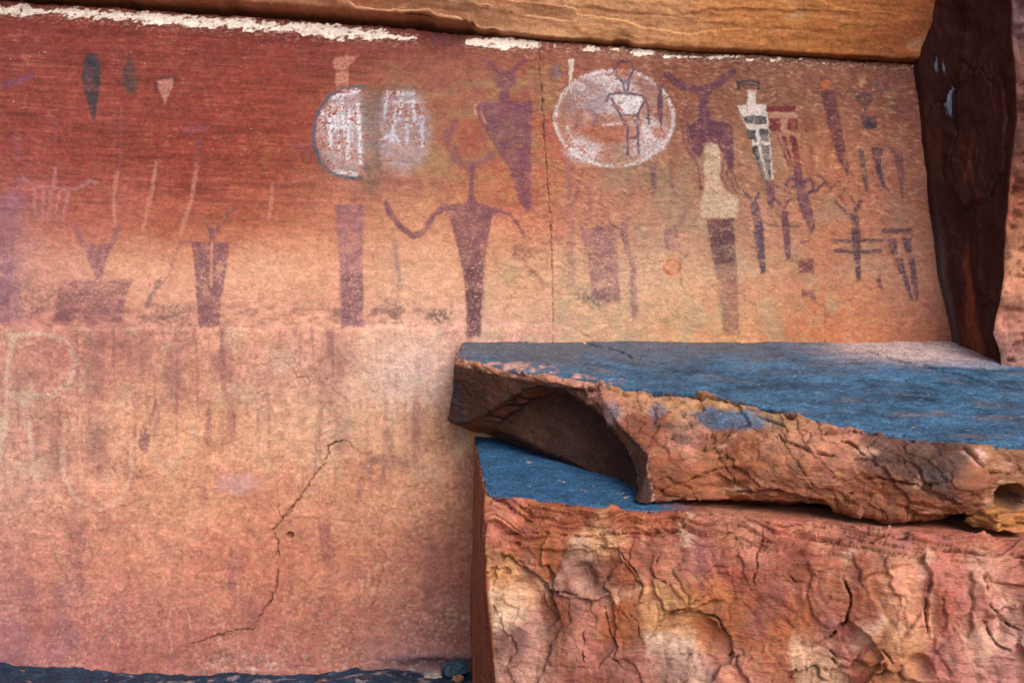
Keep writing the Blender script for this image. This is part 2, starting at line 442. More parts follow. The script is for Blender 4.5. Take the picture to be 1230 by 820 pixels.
# mineral drips on the lower half
C = lay(C, purp, 0.55 * ss(0.10, 0.55, n_drip + 0.35 * n_mot) * lower * (1 - ss(430, 640, V + 120 * n_lo)) + 0.25 * ss(0.15, 0.6, n_drip) * lower * ss(600, 760, V))
C = lay(C, pale, 0.34 * ss(0.05, 0.7, fbm(U / 4.5, V / 5, 61.0, 4) + 0.5 * fbm(U / 60, V / 70, 62.0, 3)) * lower)
C = lay(C, grn, 0.22 * ss(0.12, 0.5, fbm(U / 30, V / 45, 63.0, 4)) * lower * (1 - ss(540, 640, V)))
C = lay(C, alb((166, 88, 74)), 0.40 * ss(0.05, 0.65, fbm(U / 5, V / 6, 65.0, 4) + 0.5 * fbm(U / 45, V / 60, 66.0, 3)) * lower)
for (sx, sy, rx, ry, st) in [(113, 440, 20, 60, .5), (116, 530, 18, 45, .5), (212, 445, 17, 60, .42), (268, 438, 17, 26, .5), (277, 500, 8, 46, .42), (398, 450, 20, 60, .35), (410, 522, 9, 28, .35), (66, 545, 11, 40, .4), (92, 650, 15, 70, .35), (34, 715, 14, 34, .4), (66, 722, 12, 40, .4),
                             (280, 695, 7, 34, .5), (306, 735, 20, 30, .35), (518, 690, 14, 70, .4), (540, 720, 30, 12, .35), (160, 420, 30, 30, .3), (60, 430, 40, 30, .25), (398, 700, 14, 60, .25), (425, 690, 20, 14, .35), (550, 450, 12, 50, .35), (498, 515, 7, 40, .3)]:
    e = np.hypot((U - sx + 0.25 * wu) / rx, (V - sy) / ry)
    C = lay(C, alb((134, 84, 88)), 1.25 * st * (1 - ss(0.3, 1.2, e + 0.35 * n_mot)) * np.clip(0.75 + 0.5 * n_grain, 0, 1.2))
C = lay(C, olive, 0.50 * ss(0.0, 0.4, fbm(U / 70, V / 30, 67.0, 4) + 0.15) * ss(420, 520, U) * (1 - ss(640, 700, U)) * (1 - ss(190, 240, V)) * ss(60, 100, V))
C = lay(C, alb((150, 134, 110)), 0.45 * ss(-0.05, 0.4, fbm(U / 60, V / 60, 69.0, 4)) * ss(690, 760, U) * ss(150, 210, V) * (1 - ss(300, 360, V)) * (1 - ss(1060, 1110, U)))
C = lay(C, alb((176, 164, 132)), 0.40 * ss(0.0, 0.4, fbm(U / 35, V / 40, 71.0, 4)) * ss(520, 640, U) * ss(290, 330, V) * (1 - ss(980, 1060, U)))
C = lay(C, alb((152, 112, 132)), 0.5 * ss(-0.3, 0.4, mau) * (1 - ss(10, 60, U + 14 * n_mot)) * ss(200, 240, V) * (1 - ss(380, 392, V)))
C = lay(C, alb((158, 112, 124)), 0.35 * ss(-0.2, 0.5, mau) * ss(660, 740, V) * (1 - ss(60, 190, U)))
C = lay(C, alb((146, 80, 78)), 0.5 * ss(-0.1, 0.5, fbm(U / 26, V / 34, 101.0, 5)) * ss(410, 450, U) * (1 - ss(640, 720, U)) * (1 - ss(200, 290, V)))
# sooty line of old stain just above the crease
soot = np.exp(-((V - 378 - 6 * n_lo) / 14) ** 2) * ss(0.02, 0.45, fbm(U / 22, V / 9, 73.0, 4) + 0.12) * (1 - ss(480, 600, U))
C = lay(C, alb((120, 82, 80)), 0.6 * soot)
for (sx, sy, rx, ry, st) in [(525, 379, 24, 13, 0.8), (470, 373, 20, 14, 0.5), (715, 358, 30, 13, 0.75), (205, 378, 34, 16, 0.5), (30, 360, 46, 26, 0.45), (645, 310, 20, 16, 0.3)]:
    e = np.hypot((U - sx) / rx, (V - sy) / ry)
    C = lay(C, greyb, st * (1 - ss(0.45, 1.15, e + 0.6 * n_mot)) * ss(-0.35, 0.3, fbm(U / 4, V / 4, 75.0, 3)))
C = lay(C, alb((58, 50, 70)), 0.55 * np.exp(-((V - 790) / 7) ** 2) * ss(430, 500, U) * (1 - ss(575, 580, U)))
C = lay(C, alb((196, 186, 186)), 0.40 * ss(0.0, 0.7, fbm(U / 10, V / 5, 77.0, 5)) * ss(765, 795, V) * ss(180, 260, U))
C = lay(C, alb((206, 160, 158)), 0.6 * (1 - ss(0.5, 1.1, np.hypot((U - 288) / 32, (V - 581) / 15) + 0.5 * n_mot)))
C = lay(C, alb((226, 206, 204)), 0.28 * (1 - ss(0.3, 1.2, np.hypot((U - 495) / 50, (V - 450) / 45) + 0.6 * n_mot)))
C = lay(C, alb((92, 66, 84)), 0.55 * ss(-0.2, 0.3, n_mot) * ss(505, 515, U) * (1 - ss(548, 560, U)) * (1 - ss(6, 12, np.abs(V - 47))))
C = lay(C, alb((236, 206, 178)), 0.85 * flecks)
C = lay(C, alb((214, 176, 158)), 0.5 * ss(-7, 4, band_h + 2 - np.abs(V - band_c) + 6 * fbm(U / 12, V / 5, 49.0, 4)) * ss(-0.1, 0.5, fbm(U / 5, V / 2.5, 50.0, 3)) * ss(gapv - 1, gapv + 3, V))
C = lay(C, alb((84, 50, 40)), 0.45 * crackmask)

# ---- pictographs: every painted figure is a thin film on the wall, its own part
Cpaint = C.copy()
PU = U + 1.6 * fbm(U / 6, V / 6, 81.0, 3); PV = V + 1.6 * fbm(U / 6, V / 6, 85.0, 3)
wear = fbm(U / 3.2, V / 2.6, 87.0, 3); wear2 = fbm(U / 16, V / 14, 89.0, 3)

peck = fbm(U / 3.6, V / 3.2, 91.0, 2) + 0.25 * n_mot
def cover(shapes, soft, sl):
    u, v = PU[sl], PV[sl]
    best = np.full(u.shape, 1e9, np.float32)
    for s in shapes:
        k = s[0]
        if k == 'poly': d = poly_sd(u, v, s[1])
        elif k == 'line': d = seg_dist(u, v, s[1]) - s[2] / 2
        elif k == 'ell': d = (np.hypot((u - s[1]) / s[3], (v - s[2]) / s[4]) - 1) * min(s[3], s[4])
        elif k == 'ring': d = np.abs((np.hypot((u - s[1]) / s[3], (v - s[2]) / s[4]) - 1) * min(s[3], s[4])) - s[5] / 2
        elif k == 'box':
            d = poly_sd(u, v, [(s[1], s[2]), (s[3], s[2]), (s[3], s[4]), (s[1], s[4])])
        best = np.minimum(best, d)
    return 1 - ss(-soft, soft, best)

def extent(shapes):
    b = []
    for s in shapes:
        if s[0] == 'poly': a = np.array(s[1]); b.append((a[:, 0].min(), a[:, 1].min(), a[:, 0].max(), a[:, 1].max()))
        elif s[0] == 'line': a = np.array(s[1]); w = s[2]; b.append((a[:, 0].min() - w, a[:, 1].min() - w, a[:, 0].max() + w, a[:, 1].max() + w))
        elif s[0] in ('ell', 'ring'): b.append((s[1] - s[3], s[2] - s[4], s[1] + s[3], s[2] + s[4]))
        elif s[0] == 'box': b.append(s[1:5])
    b = np.array(b)
    return b[:, 0].min() - 8, b[:, 1].min() - 8, b[:, 2].max() + 8, b[:, 3].max() + 8

VC, UC = V[:, 0], U[0]
WN = None
films = []
def film(name, label, layers):
    """layers: (shapes, colour, opacity, wear 0..1, softness px)"""
    allsh = [s for L in layers for s in L[0]]
    x0, y0, x1, y1 = extent(allsh)
    r0, r1 = np.searchsorted(-VC, -y1), np.searchsorted(-VC, -y0)
    c0, c1 = np.searchsorted(UC, x0), np.searchsorted(UC, x1)
    sl = np.s_[r0:r1, c0:c1]
    cur = Cpaint[sl].copy()
    tot = np.zeros(cur.shape[:2])
    for shapes, col, op, wr, soft in layers:
        soft = max(0.8, soft * 0.75)
        k = cover(shapes, soft, sl)
        w = (1 - min(1, wr * 1.25) * ss(0.05, 0.45, wear[sl] + 0.6 * wear2[sl] + 0.35 * n_streak2[sl] * (1 - right[sl]) + 0.5 * n_diag[sl] * right[sl])) * (1 - 0.22 * ss(-0.2, 0.6, wear2[sl]))
        tone = np.clip(1 + 0.20 * wear2[sl] + 0.22 * n_grain[sl], 0.4, 2)
        a = np.clip(k * op * w * (1 - 0.7 * ss(0.38, 0.62, peck[sl])), 0, 1)
        cur = mix(cur, alb(col) * tone[..., None], a)
        tot = np.maximum(tot, k * op)
    # keep pits and cracks showing through the paint
    Cpaint[sl] = cur
    films.append((name, label, sl, tot > 0.05))

PUR = (112, 72, 88); PUR2 = (126, 84, 100); DPUR = (82, 56, 70); SLATE = (54, 60, 68); MAR = (104, 42, 50); WHT = (214, 214, 220); PINK = (196, 140, 128); NAVY = (48, 46, 62)

film('painted_blade', 'dark slate blade shape with rounded top at upper left', [([('poly', [(109, 63), (103, 67), (99, 77), (98, 95), (101, 110), (106, 128), (111, 142), (113, 149), (115, 135), (118, 115), (120, 95), (121, 76), (117, 65)])], SLATE, .92, .3, 1.6)])
film('painted_blade', 'small grey oval with a stem beside the dark blade', [([('ell', 157, 94, 10, 20), ('line', [(155, 66), (155, 78)], 3)], (74, 66, 66), .8, .45, 2.5)])
film('painted_shield', 'small pink wedge under a dark arc', [([('poly', [(188, 97), (210, 95), (205, 112), (198, 126), (193, 112)])], PINK, .7, .4, 2), ([('line', [(187, 110), (187, 97), (195, 92), (212, 93), (209, 99)], 4)], (70, 56, 58), .8, .3, 1.5)])
film('painted_stroke', 'short lilac stroke at the left margin', [([('line', [(0, 104), (14, 99), (26, 97), (38, 91)], 6)], (122, 78, 112), .6, .4, 2.5)])
film('painted_figure', 'pink upright post with a beaked head above the round shield', [([('poly', [(403, 86), (418, 84), (418, 108), (402, 107)]), ('ell', 409, 76, 10, 9), ('poly', [(412, 66), (431, 66), (422, 75), (414, 82)])], (204, 142, 120), .75, .45, 1.8)])
film('painted_shield', 'pale blue and white shield with a dark bar through its middle', [
    ([('ell', 434, 160, 55, 53), ('ell', 478, 160, 42, 54)], (172, 134, 122), .6, .6, 6),
    ([('ell', 414, 158, 34, 52)], (190, 176, 182), .55, .9, 8),
    ([('ell', 482, 156, 36, 50)], (172, 160, 172), .55, .95, 9),
    ([('line', [(386 + 6 * i_ + (i_ * 7) % 4, 118 + (i_ * 13) % 17 + (14 if i_ == 0 else 0)), (387 + 6 * i_ + (i_ * 5) % 6, 150 + (i_ * 29) % 52)], 2.4 + (i_ * 11) % 3) for i_ in range(8)] + [('line', [(400, 116), (430, 108)], 5), ('line', [(398, 152), (428, 150)], 5), ('line', [(400, 206), (428, 210)], 4)], (228, 230, 238), .9, .9, 2.6),
    ([('line', [(464 + 8 * i_ + (i_ * 7) % 4, 116 + (i_ * 17) % 30), (462 + 9 * i_, 140 + (i_ * 31) % 60)], 3 + (i_ * 5) % 3) for i_ in range(6)] + [('line', [(466, 111), (496, 113)], 4), ('line', [(474, 124), (496, 122)], 3), ('line', [(486, 153), (508, 148)], 3), ('line', [(458, 166), (474, 162), (480, 172)], 4)], (214, 216, 228), .75, .95, 3),
    ([('line', [(437, 103), (412, 104), (394, 115), (382, 132), (377, 150), (377, 172), (384, 193), (395, 206), (412, 213), (436, 215)], 4)], (58, 92, 112), .85, .3, 1.4),
    ([('line', [(437, 103), (470, 103), (500, 105)], 3)], (90, 84, 74), .5, .5, 2),
    ([('poly', [(434, 106), (458, 108), (456, 170), (460, 215), (452, 236), (436, 232), (438, 170)])], (104, 92, 82), .62, .6, 5)])
film('painted_column', 'lilac straight column standing below the pale shield', [([('poly', [(403, 246), (438, 246), (436, 300), (437, 392), (410, 392), (408, 320)])], (152, 104, 118), .78, .35, 2), ([('poly', [(410, 330), (436, 330), (437, 392), (411, 392)])], (110, 76, 90), .5, .6, 4)])
film('painted_stroke', 'thin blue grey upright stroke beside the lilac column', [([('line', [(474, 293), (477, 312), (481, 345)], 6)], (120, 110, 122), .55, .5, 2.5)])
film('painted_figure', 'large purple figure with horns and a body tapering to a point', [
    ([('poly', [(571, 124), (600, 122), (601, 106), (612, 106), (612, 121), (640, 121), (638, 180), (638, 250), (632, 256), (622, 238), (612, 205), (592, 172), (574, 142)]), ('ell', 607, 96, 13, 12), ('line', [(600, 90), (592, 78), (582, 72)], 4), ('line', [(614, 90), (622, 78), (630, 71)], 4)], (116, 72, 92), .82, .3, 1.8)])
film('painted_figure', 'tall purple figure with a round pale face and long arms hanging in loops', [
    ([('poly', [(530, 247), (560, 244), (563, 236), (564, 196), (569, 196), (570, 236), (574, 244), (602, 252), (591, 262), (586, 290), (581, 330), (578, 365), (577, 404), (561, 404), (560, 365), (557, 330), (548, 290), (540, 262)]),
      ('line', [(536, 247), (522, 258), (508, 280), (497, 284), (482, 274), (470, 258), (463, 244)], 7),
      ('line', [(596, 252), (612, 258), (622, 270), (630, 284)], 4)], (124, 80, 92), .88, .3, 1.6),
    ([('line', [(545, 150), (538, 160), (537, 172), (545, 184)], 13), ('line', [(546, 190), (556, 198), (567, 201), (580, 196), (589, 187)], 10)], (116, 72, 90), .6, .5, 4.5),
    ([('poly', [(553, 150), (570, 154), (583, 150), (585, 186), (566, 192), (550, 184)])], (160, 84, 72), .68, .5, 3),
    ([('line', [(572, 140), (570, 128), (576, 122)], 2.5), ('line', [(583, 148), (578, 135)], 3)], (210, 150, 124), .6, .4, 1.5),
    ([('poly', [(556, 320), (584, 318), (578, 404), (561, 404)])], (92, 60, 66), .55, .7, 4)])
film('painted_blot', 'brown blot at the hand of the tall purple figure', [([('ell', 626, 302, 12, 9), ('line', [(630, 286), (622, 300), (634, 320), (655, 342)], 5)], (132, 78, 72), .55, .6, 4)])
film('painted_shield', 'round white ringed shield with mottled red and white inside', [
    ([('ell', 738, 142, 72, 59)], (182, 146, 136), .58, .75, 3),
    ([('ell', 726, 112, 40, 26), ('ell', 775, 165, 26, 24), ('ell', 752, 122, 20, 14), ('ell', 700, 180, 22, 16)], (206, 196, 200), .75, .8, 9),
    ([('ell', 735, 160, 36, 13), ('ell', 790, 160, 9, 8)], (172, 92, 62), .7, .4, 5),
    ([('line', [(684, 110), (696, 140), (690, 160)], 6), ('line', [(700, 96), (716, 104)], 8), ('line', [(705, 130), (720, 140), (712, 150)], 5), ('line', [(765, 100), (785, 108)], 4)], (128, 80, 92), .6, .6, 3),
    ([('line', [(680, 150), (690, 176)], 3), ('line', [(690, 178), (716, 196)], 5), ('line', [(720, 92), (745, 98)], 4), ('line', [(770, 150), (796, 178)], 4), ('line', [(700, 120), (730, 112)], 3), ('line', [(725, 150), (750, 148)], 3)], (220, 212, 216), .7, .9, 2.5),
    ([('ell', 714, 118, 16, 17), ('ell', 692, 124, 14, 18)], (142, 120, 124), .6, .7, 6),
    ([('ring', 738, 142, 71, 58, 3.4)], (220, 214, 216), .75, 1.0, 2.6)])
film('painted_figure', 'outlined dark man with a round head inside the ringed shield', [
    ([('poly', [(733, 114), (772, 116), (766, 136), (752, 137)])], (224, 220, 222), .8, .5, 2),
    ([('ell', 748, 85, 10, 8)], (170, 90, 58), .7, .3, 2),
    ([('line', [(738, 84), (744, 75), (756, 74), (762, 82), (757, 92), (752, 98)], 3), ('line', [(740, 90), (748, 98), (751, 110)], 3.2), ('line', [(756, 96), (754, 110)], 2.6), ('line', [(729, 122), (732, 113), (750, 111), (772, 115), (779, 128), (779, 148)], 3.2), ('line', [(734, 118), (746, 140), (752, 150)], 3), ('line', [(776, 118), (766, 138), (766, 160), (767, 184)], 3.4), ('line', [(752, 138), (766, 139)], 3), ('line', [(754, 152), (754, 185)], 3), ('line', [(754, 166), (766, 165)], 4)], (76, 58, 84), .85, .3, 1.2)])
film('painted_blade', 'thin dark notched blade at the right of the ringed shield', [([('poly', [(788, 98), (793, 102), (797, 100), (795, 112), (797, 128), (795, 142), (794, 156), (791, 140), (789, 122), (791, 110)])], (66, 52, 74), .88, .35, 1.2)])
film('painted_finger', 'white upright finger stroke above the ringed shield', [([('poly', [(683, 71), (690, 71), (688, 92), (686, 116), (683, 96)])], (222, 208, 196), .85, .4, 1.4)])
film('painted_blot', 'grey oval blot beside the white finger stroke', [([('ell', 669, 87, 6, 9)], (118, 108, 122), .7, .3, 2.2)])
film('painted_figure', 'purple horned figure with broad arched body and white centre', [
    ([('line', [(802, 90), (812, 99), (826, 105), (842, 108), (858, 103), (870, 94), (880, 86)], 9), ('poly', [(832, 106), (858, 106), (850, 118), (853, 146), (838, 146), (841, 118)]), ('poly', [(826, 150), (840, 144), (868, 145), (880, 152), (882, 190), (878, 210), (870, 190), (862, 172), (848, 172), (840, 190), (832, 182)])], (92, 54, 74), .92, .28, 1.5),
    ([('line', [(834, 126), (824, 128), (819, 150), (822, 172), (832, 190)], 2.6), ('line', [(838, 128), (829, 134), (825, 152), (828, 172), (838, 200), (842, 228)], 2.6), ('line', [(852, 128), (853, 146)], 2.4), ('line', [(845, 128), (846, 146)], 2.2), ('line', [(870, 190), (866, 210), (874, 226), (880, 236)], 2.6), ('line', [(876, 192), (873, 210), (880, 222), (884, 232)], 2.6), ('line', [(881, 186), (880, 208), (887, 226)], 2.4)], (106, 66, 80), .8, .3, 1.2),
    ([('poly', [(846, 176), (852, 172), (862, 174), (866, 190), (864, 210), (868, 226), (886, 238), (884, 262), (842, 262), (840, 246), (846, 228), (845, 200)])], (208, 184, 158), .72, .35, 2.5)])
film('painted_column', 'dark purple tapering column under the horned figure', [([('poly', [(848, 264), (881, 263), (884, 310), (888, 402), (869, 402), (860, 330)])], (106, 66, 80), .55, .3, 2), ([('poly', [(848, 264), (881, 263), (883, 315), (858, 318)])], (84, 50, 64), .7, .45, 2)])
film('painted_figure', 'white figure with navy stripes and a dark cap', [
    ([('poly', [(886, 127), (898, 125), (899, 108), (908, 108), (909, 125), (921, 125), (925, 170), (929, 216), (918, 216), (904, 172)])], (214, 204, 196), .9, .3, 1.3),
    ([('poly', [(892, 140), (906, 138), (921, 140), (921, 149), (896, 149)]), ('poly', [(896, 155), (907, 156), (910, 170), (901, 168)]), ('poly', [(911, 155), (923, 155), (924, 170), (914, 170)]), ('poly', [(902, 175), (910, 175), (921, 216), (917, 216)]), ('poly', [(914, 174), (924, 174), (927, 216), (922, 216)]), ('line', [(888, 106), (887, 99), (900, 97), (912, 98), (911, 106)], 3.5), ('line', [(892, 102), (908, 102)], 3)], (44, 46, 62), .93, .3, 1.1)])
film('painted_tail', 'purple tail below the white striped figure', [([('poly', [(919, 217), (929, 217), (931, 240), (927, 254), (922, 246)])], (98, 62, 82), .85, .3, 1.5)])
film('painted_figure', 'maroon figure of two striped legs beside the white figure', [([('box', 921, 127, 956, 134), ('box', 925, 142, 938, 158), ('box', 946, 142, 958, 157), ('poly', [(934, 163), (944, 163), (953, 200), (946, 200)]), ('poly', [(948, 163), (957, 163), (962, 200), (955, 200)])], (112, 36, 48), .95, .3, 1.3), ([('box', 924, 135, 958, 141), ('box', 938, 142, 946, 160), ('line', [(936, 160), (950, 199)], 2.5)], (196, 150, 132), .5, .5, 1.5), ([('line', [(933, 108), (935, 120), (928, 127)], 2), ('line', [(930, 112), (936, 122)], 1.6)], (88, 56, 70), .7, .3, 1)])
film('painted_figure', 'purple looped figure below the maroon legs', [([('poly', [(953, 200), (962, 200), (965, 216), (974, 245), (979, 276), (973, 282), (964, 262), (957, 238)]), ('ring', 950, 221, 6, 6, 4), ('ring', 970, 224, 6, 8, 4), ('line', [(930, 222), (940, 228), (950, 233)], 2.2), ('line', [(975, 232), (984, 224), (992, 220), (984, 212)], 2.2)], (88, 54, 80), .85, .3, 1.3)])
film('painted_figure', 'long maroon tapering figure with an orange head', [([('poly', [(985, 108), (1004, 107), (1010, 150), (1019, 200), (1018, 212), (1006, 192), (996, 155)])], (88, 46, 58), .86, .4, 1.5), ([('ell', 992, 101, 6, 5)], (190, 104, 70), .8, .2, 1.4), ([('line', [(986, 96), (994, 92), (998, 98)], 2), ('line', [(1004, 107), (1013, 118), (1020, 108)], 2), ('line', [(985, 108), (975, 116), (968, 110)], 1.6)], (90, 56, 66), .7, .3, 1)])
film('painted_mark', 'dark winged mark with a stem at the upper right', [([('line', [(1031, 116), (1038, 113), (1047, 114)], 4), ('line', [(1032, 121), (1039, 125), (1047, 120)], 4), ('line', [(1039, 114), (1040, 134)], 2.4)], NAVY, .85, .3, 1.2)])
film('painted_block', 'navy square block below the winged mark', [([('poly', [(1033, 139), (1053, 140), (1055, 155), (1037, 156)])], NAVY, .9, .35, 1.4)])
film('painted_blade', 'speckled dark blade left of the navy curved blade', [([('poly', [(1030, 178), (1036, 178), (1040, 205), (1043, 230), (1039, 231), (1032, 200)])], (64, 58, 66), .8, .55, 1.4)])
film('painted_blade', 'navy curved blade below the square block', [([('poly', [(1046, 177), (1059, 178), (1057, 198), (1063, 222), (1068, 229), (1060, 226), (1052, 208)])], (50, 46, 66), .88, .35, 1.3)])
film('painted_figure', 'faint dark thin figure at the right edge of the panel', [([('poly', [(1073, 186), (1083, 184), (1086, 210), (1085, 246), (1081, 224), (1076, 205)]), ('line', [(1066, 176), (1074, 184)], 2.2), ('line', [(1071, 196), (1086, 192)], 2.6)], (84, 58, 70), .72, .45, 1.6)])
film('painted_mark', 'dim dark smudged mark near the upper right corner', [([('ell', 1060, 104, 10, 7), ('box', 1072, 120, 1081, 142)], (70, 52, 66), .5, .5, 4)])
film('painted_figure', 'slate tapering figure with small horns', [([('poly', [(901, 244), (910, 244), (917, 275), (919, 326), (914, 331), (906, 292)]), ('line', [(893, 230), (902, 240), (905, 246)], 3), ('line', [(905, 246), (911, 232)], 4)], (68, 60, 82), .88, .35, 1.4)])
film('painted_figure', 'slim purple figure with forked horns and short arms', [([('poly', [(937, 253), (946, 253), (949, 285), (949, 309), (943, 313), (940, 285)]), ('line', [(930, 238), (941, 251), (949, 240)], 2.8), ('line', [(925, 270), (936, 272)], 2), ('line', [(947, 272), (960, 273)], 2)], (90, 54, 76), .86, .35, 1.3)])
film('painted_block', 'small purple block topmost of three in a column', [([('poly', [(961, 289), (972, 288), (970, 294), (964, 294)])], (96, 54, 70), .8, .4, 1.4)])
film('painted_block', 'square purple block between two smaller blocks', [([('box', 959, 310, 977, 328)], (108, 58, 68), .82, .45, 1.6)])
film('painted_block', 'hooked purple block lowest of three in a column', [([('poly', [(962, 349), (976, 349), (982, 365), (977, 364), (971, 356), (963, 359)])], (104, 62, 78), .78, .45, 1.6)])
film('painted_figure', 'dark horned figure with two crossing bars like wings', [([('poly', [(1020, 256), (1030, 256), (1033, 290), (1033, 335), (1029, 339), (1023, 300)]), ('line', [(1003, 241), (1010, 250), (1018, 257)], 2.8), ('line', [(1026, 256), (1030, 248), (1033, 242)], 5), ('line', [(999, 289), (1020, 290)], 4), ('line', [(1034, 289), (1059, 289)], 4), ('line', [(1002, 301), (1022, 303)], 4), ('line', [(1034, 303), (1057, 301)], 4.5)], (70, 48, 68), .87, .35, 1.3)])
film('painted_figure', 'navy pair of striped legs at the lower right of the panel', [([('line', [(1061, 278), (1094, 277)], 6), ('poly', [(1064, 287), (1076, 286), (1078, 305), (1070, 305)]), ('poly', [(1083, 286), (1096, 286), (1095, 304), (1087, 304)]), ('poly', [(1073, 310), (1084, 311), (1096, 360), (1094, 362)]), ('poly', [(1090, 310), (1099, 311), (1103, 361), (1099, 362)])], (62, 50, 70), .85, .4, 1.4), ([('line', [(1058, 264), (1090, 263)], 4)], (104, 84, 84), .4, .5, 2.5)])
film('painted_stroke', 'short maroon stroke below the crossing bars', [([('poly', [(1052, 330), (1056, 330), (1059, 347), (1055, 346)])], (88, 52, 66), .8, .3, 1.2)])
film('painted_figure', 'faded purple broad figure low in the centre right', [([('poly', [(694, 268), (705, 274), (738, 270), (742, 300), (745, 362), (712, 362), (706, 310)])], (132, 92, 104), .68, .5, 2.5), ([('line', [(709, 220), (710, 270)], 4), ('line', [(722, 225), (722, 270)], 4)], (140, 98, 104), .45, .5, 3)])
film('painted_stroke', 'purple wavering upright line right of the faded broad figure', [([('line', [(752, 262), (749, 280), (753, 300), (760, 320), (761, 362), (762, 378)], 8)], (130, 90, 106), .62, .45, 2.5)])
film('painted_column', 'faded lilac column left of the vertical rock crack line', [([('line', [(683, 200), (684, 250), (686, 340)], 11), ('line', [(662, 288), (680, 288)], 4)], (148, 100, 104), .5, .55, 4)])
film('painted_figure', 'small purple stacked figure with a crooked horn', [([('poly', [(798, 276), (812, 274), (814, 284), (806, 290), (818, 296), (816, 302), (800, 300), (798, 290)]), ('line', [(810, 272), (820, 264), (824, 252)], 3)], (128, 88, 108), .7, .4, 1.8)])
film('painted_spot', 'orange ringed spot beside a thin forked line', [([('ell', 807, 321, 10, 10)], (206, 124, 88), .6, .4, 2), ([('ring', 807, 321, 9, 9, 3)], (190, 92, 58), .75, .3, 1.4), ([('line', [(817, 310), (818, 340), (823, 350)], 2), ('line', [(818, 314), (826, 304)], 2)], (122, 84, 92), .6, .3, 1.2)])
film('painted_tail', 'purple tail hanging below the ringed shield', [([('poly', [(780, 194), (789, 194), (788, 226), (785, 236), (782, 224)])], (104, 68, 88), .75, .4, 2)])
film('painted_figure', 'purple trapezoid figure with thin antennae and pale centre line', [([('poly', [(230, 291), (251, 290), (275, 291), (271, 330), (266, 365), (263, 392), (240, 394), (236, 350)]), ('poly', [(248, 270), (258, 276), (265, 268), (258, 290), (253, 290)])], (120, 80, 92), .82, .35, 1.6), ([('line', [(231, 253), (240, 257), (250, 273)], 2.4), ('line', [(281, 250), (271, 257), (264, 272)], 2.4), ('line', [(230, 290), (216, 290), (210, 308), (204, 328), (192, 346)], 2.2), ('line', [(275, 291), (290, 293), (297, 310)], 2)], (140, 96, 102), .6, .3, 1.2), ([('line', [(254, 293), (254, 345)], 2.6)], (214, 152, 124), .85, .2, 1)])
film('painted_stroke', 'dark slanting stroke left of the trapezoid figure', [([('line', [(192, 338), (184, 352), (178, 367)], 6)], (118, 94, 98), .65, .4, 2)])
film('painted_figure', 'purple forked figure with raised arms above a wide block', [([('poly', [(99, 294), (134, 292), (128, 314), (121, 336), (114, 336)]), ('line', [(91, 274), (99, 294)], 7), ('line', [(143, 272), (133, 295)], 7)], (134, 92, 106), .78, .3, 1.6), ([('poly', [(72, 338), (160, 336), (152, 360), (146, 388), (64, 386)])], (122, 80, 92), .68, .5, 4)])
film('painted_figure', 'lilac comb shape with antlers and five hanging tines', [([('line', [(28, 215), (42, 224), (84, 228), (98, 224)], 4), ('line', [(96, 224), (108, 216), (114, 220)], 5), ('line', [(65, 202), (64, 226)], 5)] + [('line', [(x, 226), (x - d, 264)], 4) for x, d in ((42, 0), (53, 2), (61, 2), (71, 4), (82, 6))], (178, 126, 126), .62, .35, 1.6)])
film('painted_column', 'broad lilac body cut off by the left margin', [([('poly', [(-20, 264), (18, 266), (20, 280), (14, 320), (10, 388), (-20, 388)]), ('line', [(-4, 230), (6, 250), (22, 272)], 7)], (138, 96, 112), .62, .4, 3)])
for pts, lab in (([(140, 207), (136, 236), (138, 270)], 'pale upright streak above the forked figure'), ([(187, 195), (182, 235), (172, 276)], 'double pale streak between the forked and trapezoid figures'), ([(237, 197), (230, 240), (217, 280)], 'long pale slanting streak above the trapezoid figure'), ([(327, 222), (326, 240), (323, 262)], 'short pale fork shaped streak right of the trapezoid figure')):
    film('pale_streak', lab, [([('line', pts, 5)], (202, 142, 126), .6, .45, 1.8)])
film('painted_figure', 'faint red figure with level arms on the lower wall', [([('poly', [(383, 624), (397, 624), (396, 660), (390, 684), (384, 672)]), ('line', [(357, 621), (385, 623), (426, 626)], 3), ('line', [(378, 601), (390, 614), (400, 602)], 2.4)], (146, 84, 84), .6, .45, 2)])
film('painted_figure', 'faint purple arched figure on the lower wall left of the boulder', [([('line', [(438, 560), (452, 551), (474, 552), (488, 560)], 10), ('line', [(434, 575), (430, 602)], 7), ('line', [(462, 558), (456, 585)], 5), ('line', [(466, 520), (471, 538)], 8)], (124, 80, 92), .5, .5, 3.5)])
film('painted_blade', 'small purple leaf shape on the lower left wall', [([('ell', 174, 526, 7, 17), ('line', [(180, 508), (188, 480)], 2.5)], (126, 86, 94), .75, .4, 2)])
film('scratched_mark', 'chalky white loop and leg like a large letter at the left', [([('line', [(16, 404), (12, 440), (6, 500), (0, 556)], 6), ('line', [(16, 404), (50, 400), (84, 408), (92, 432), (84, 458), (64, 474), (14, 474)], 6), ('line', [(28, 482), (36, 520), (43, 574)], 5)], (214, 196, 174), .56, .8, 5)])
film('scratched_mark', 'chalky white open loop on the lower left wall', [([('line', [(72, 530), (76, 570), (92, 598), (120, 612), (146, 600), (158, 570), (160, 530)], 5)], (220, 194, 172), .42, .7, 3.5)])
film('scratched_mark', 'thin scratched arch near the foot of the wall', [([('line', [(207, 785), (202, 750), (204, 735), (214, 727), (226, 734), (230, 755)], 2.2)], (222, 170, 150), .6, .5, 1.4)])

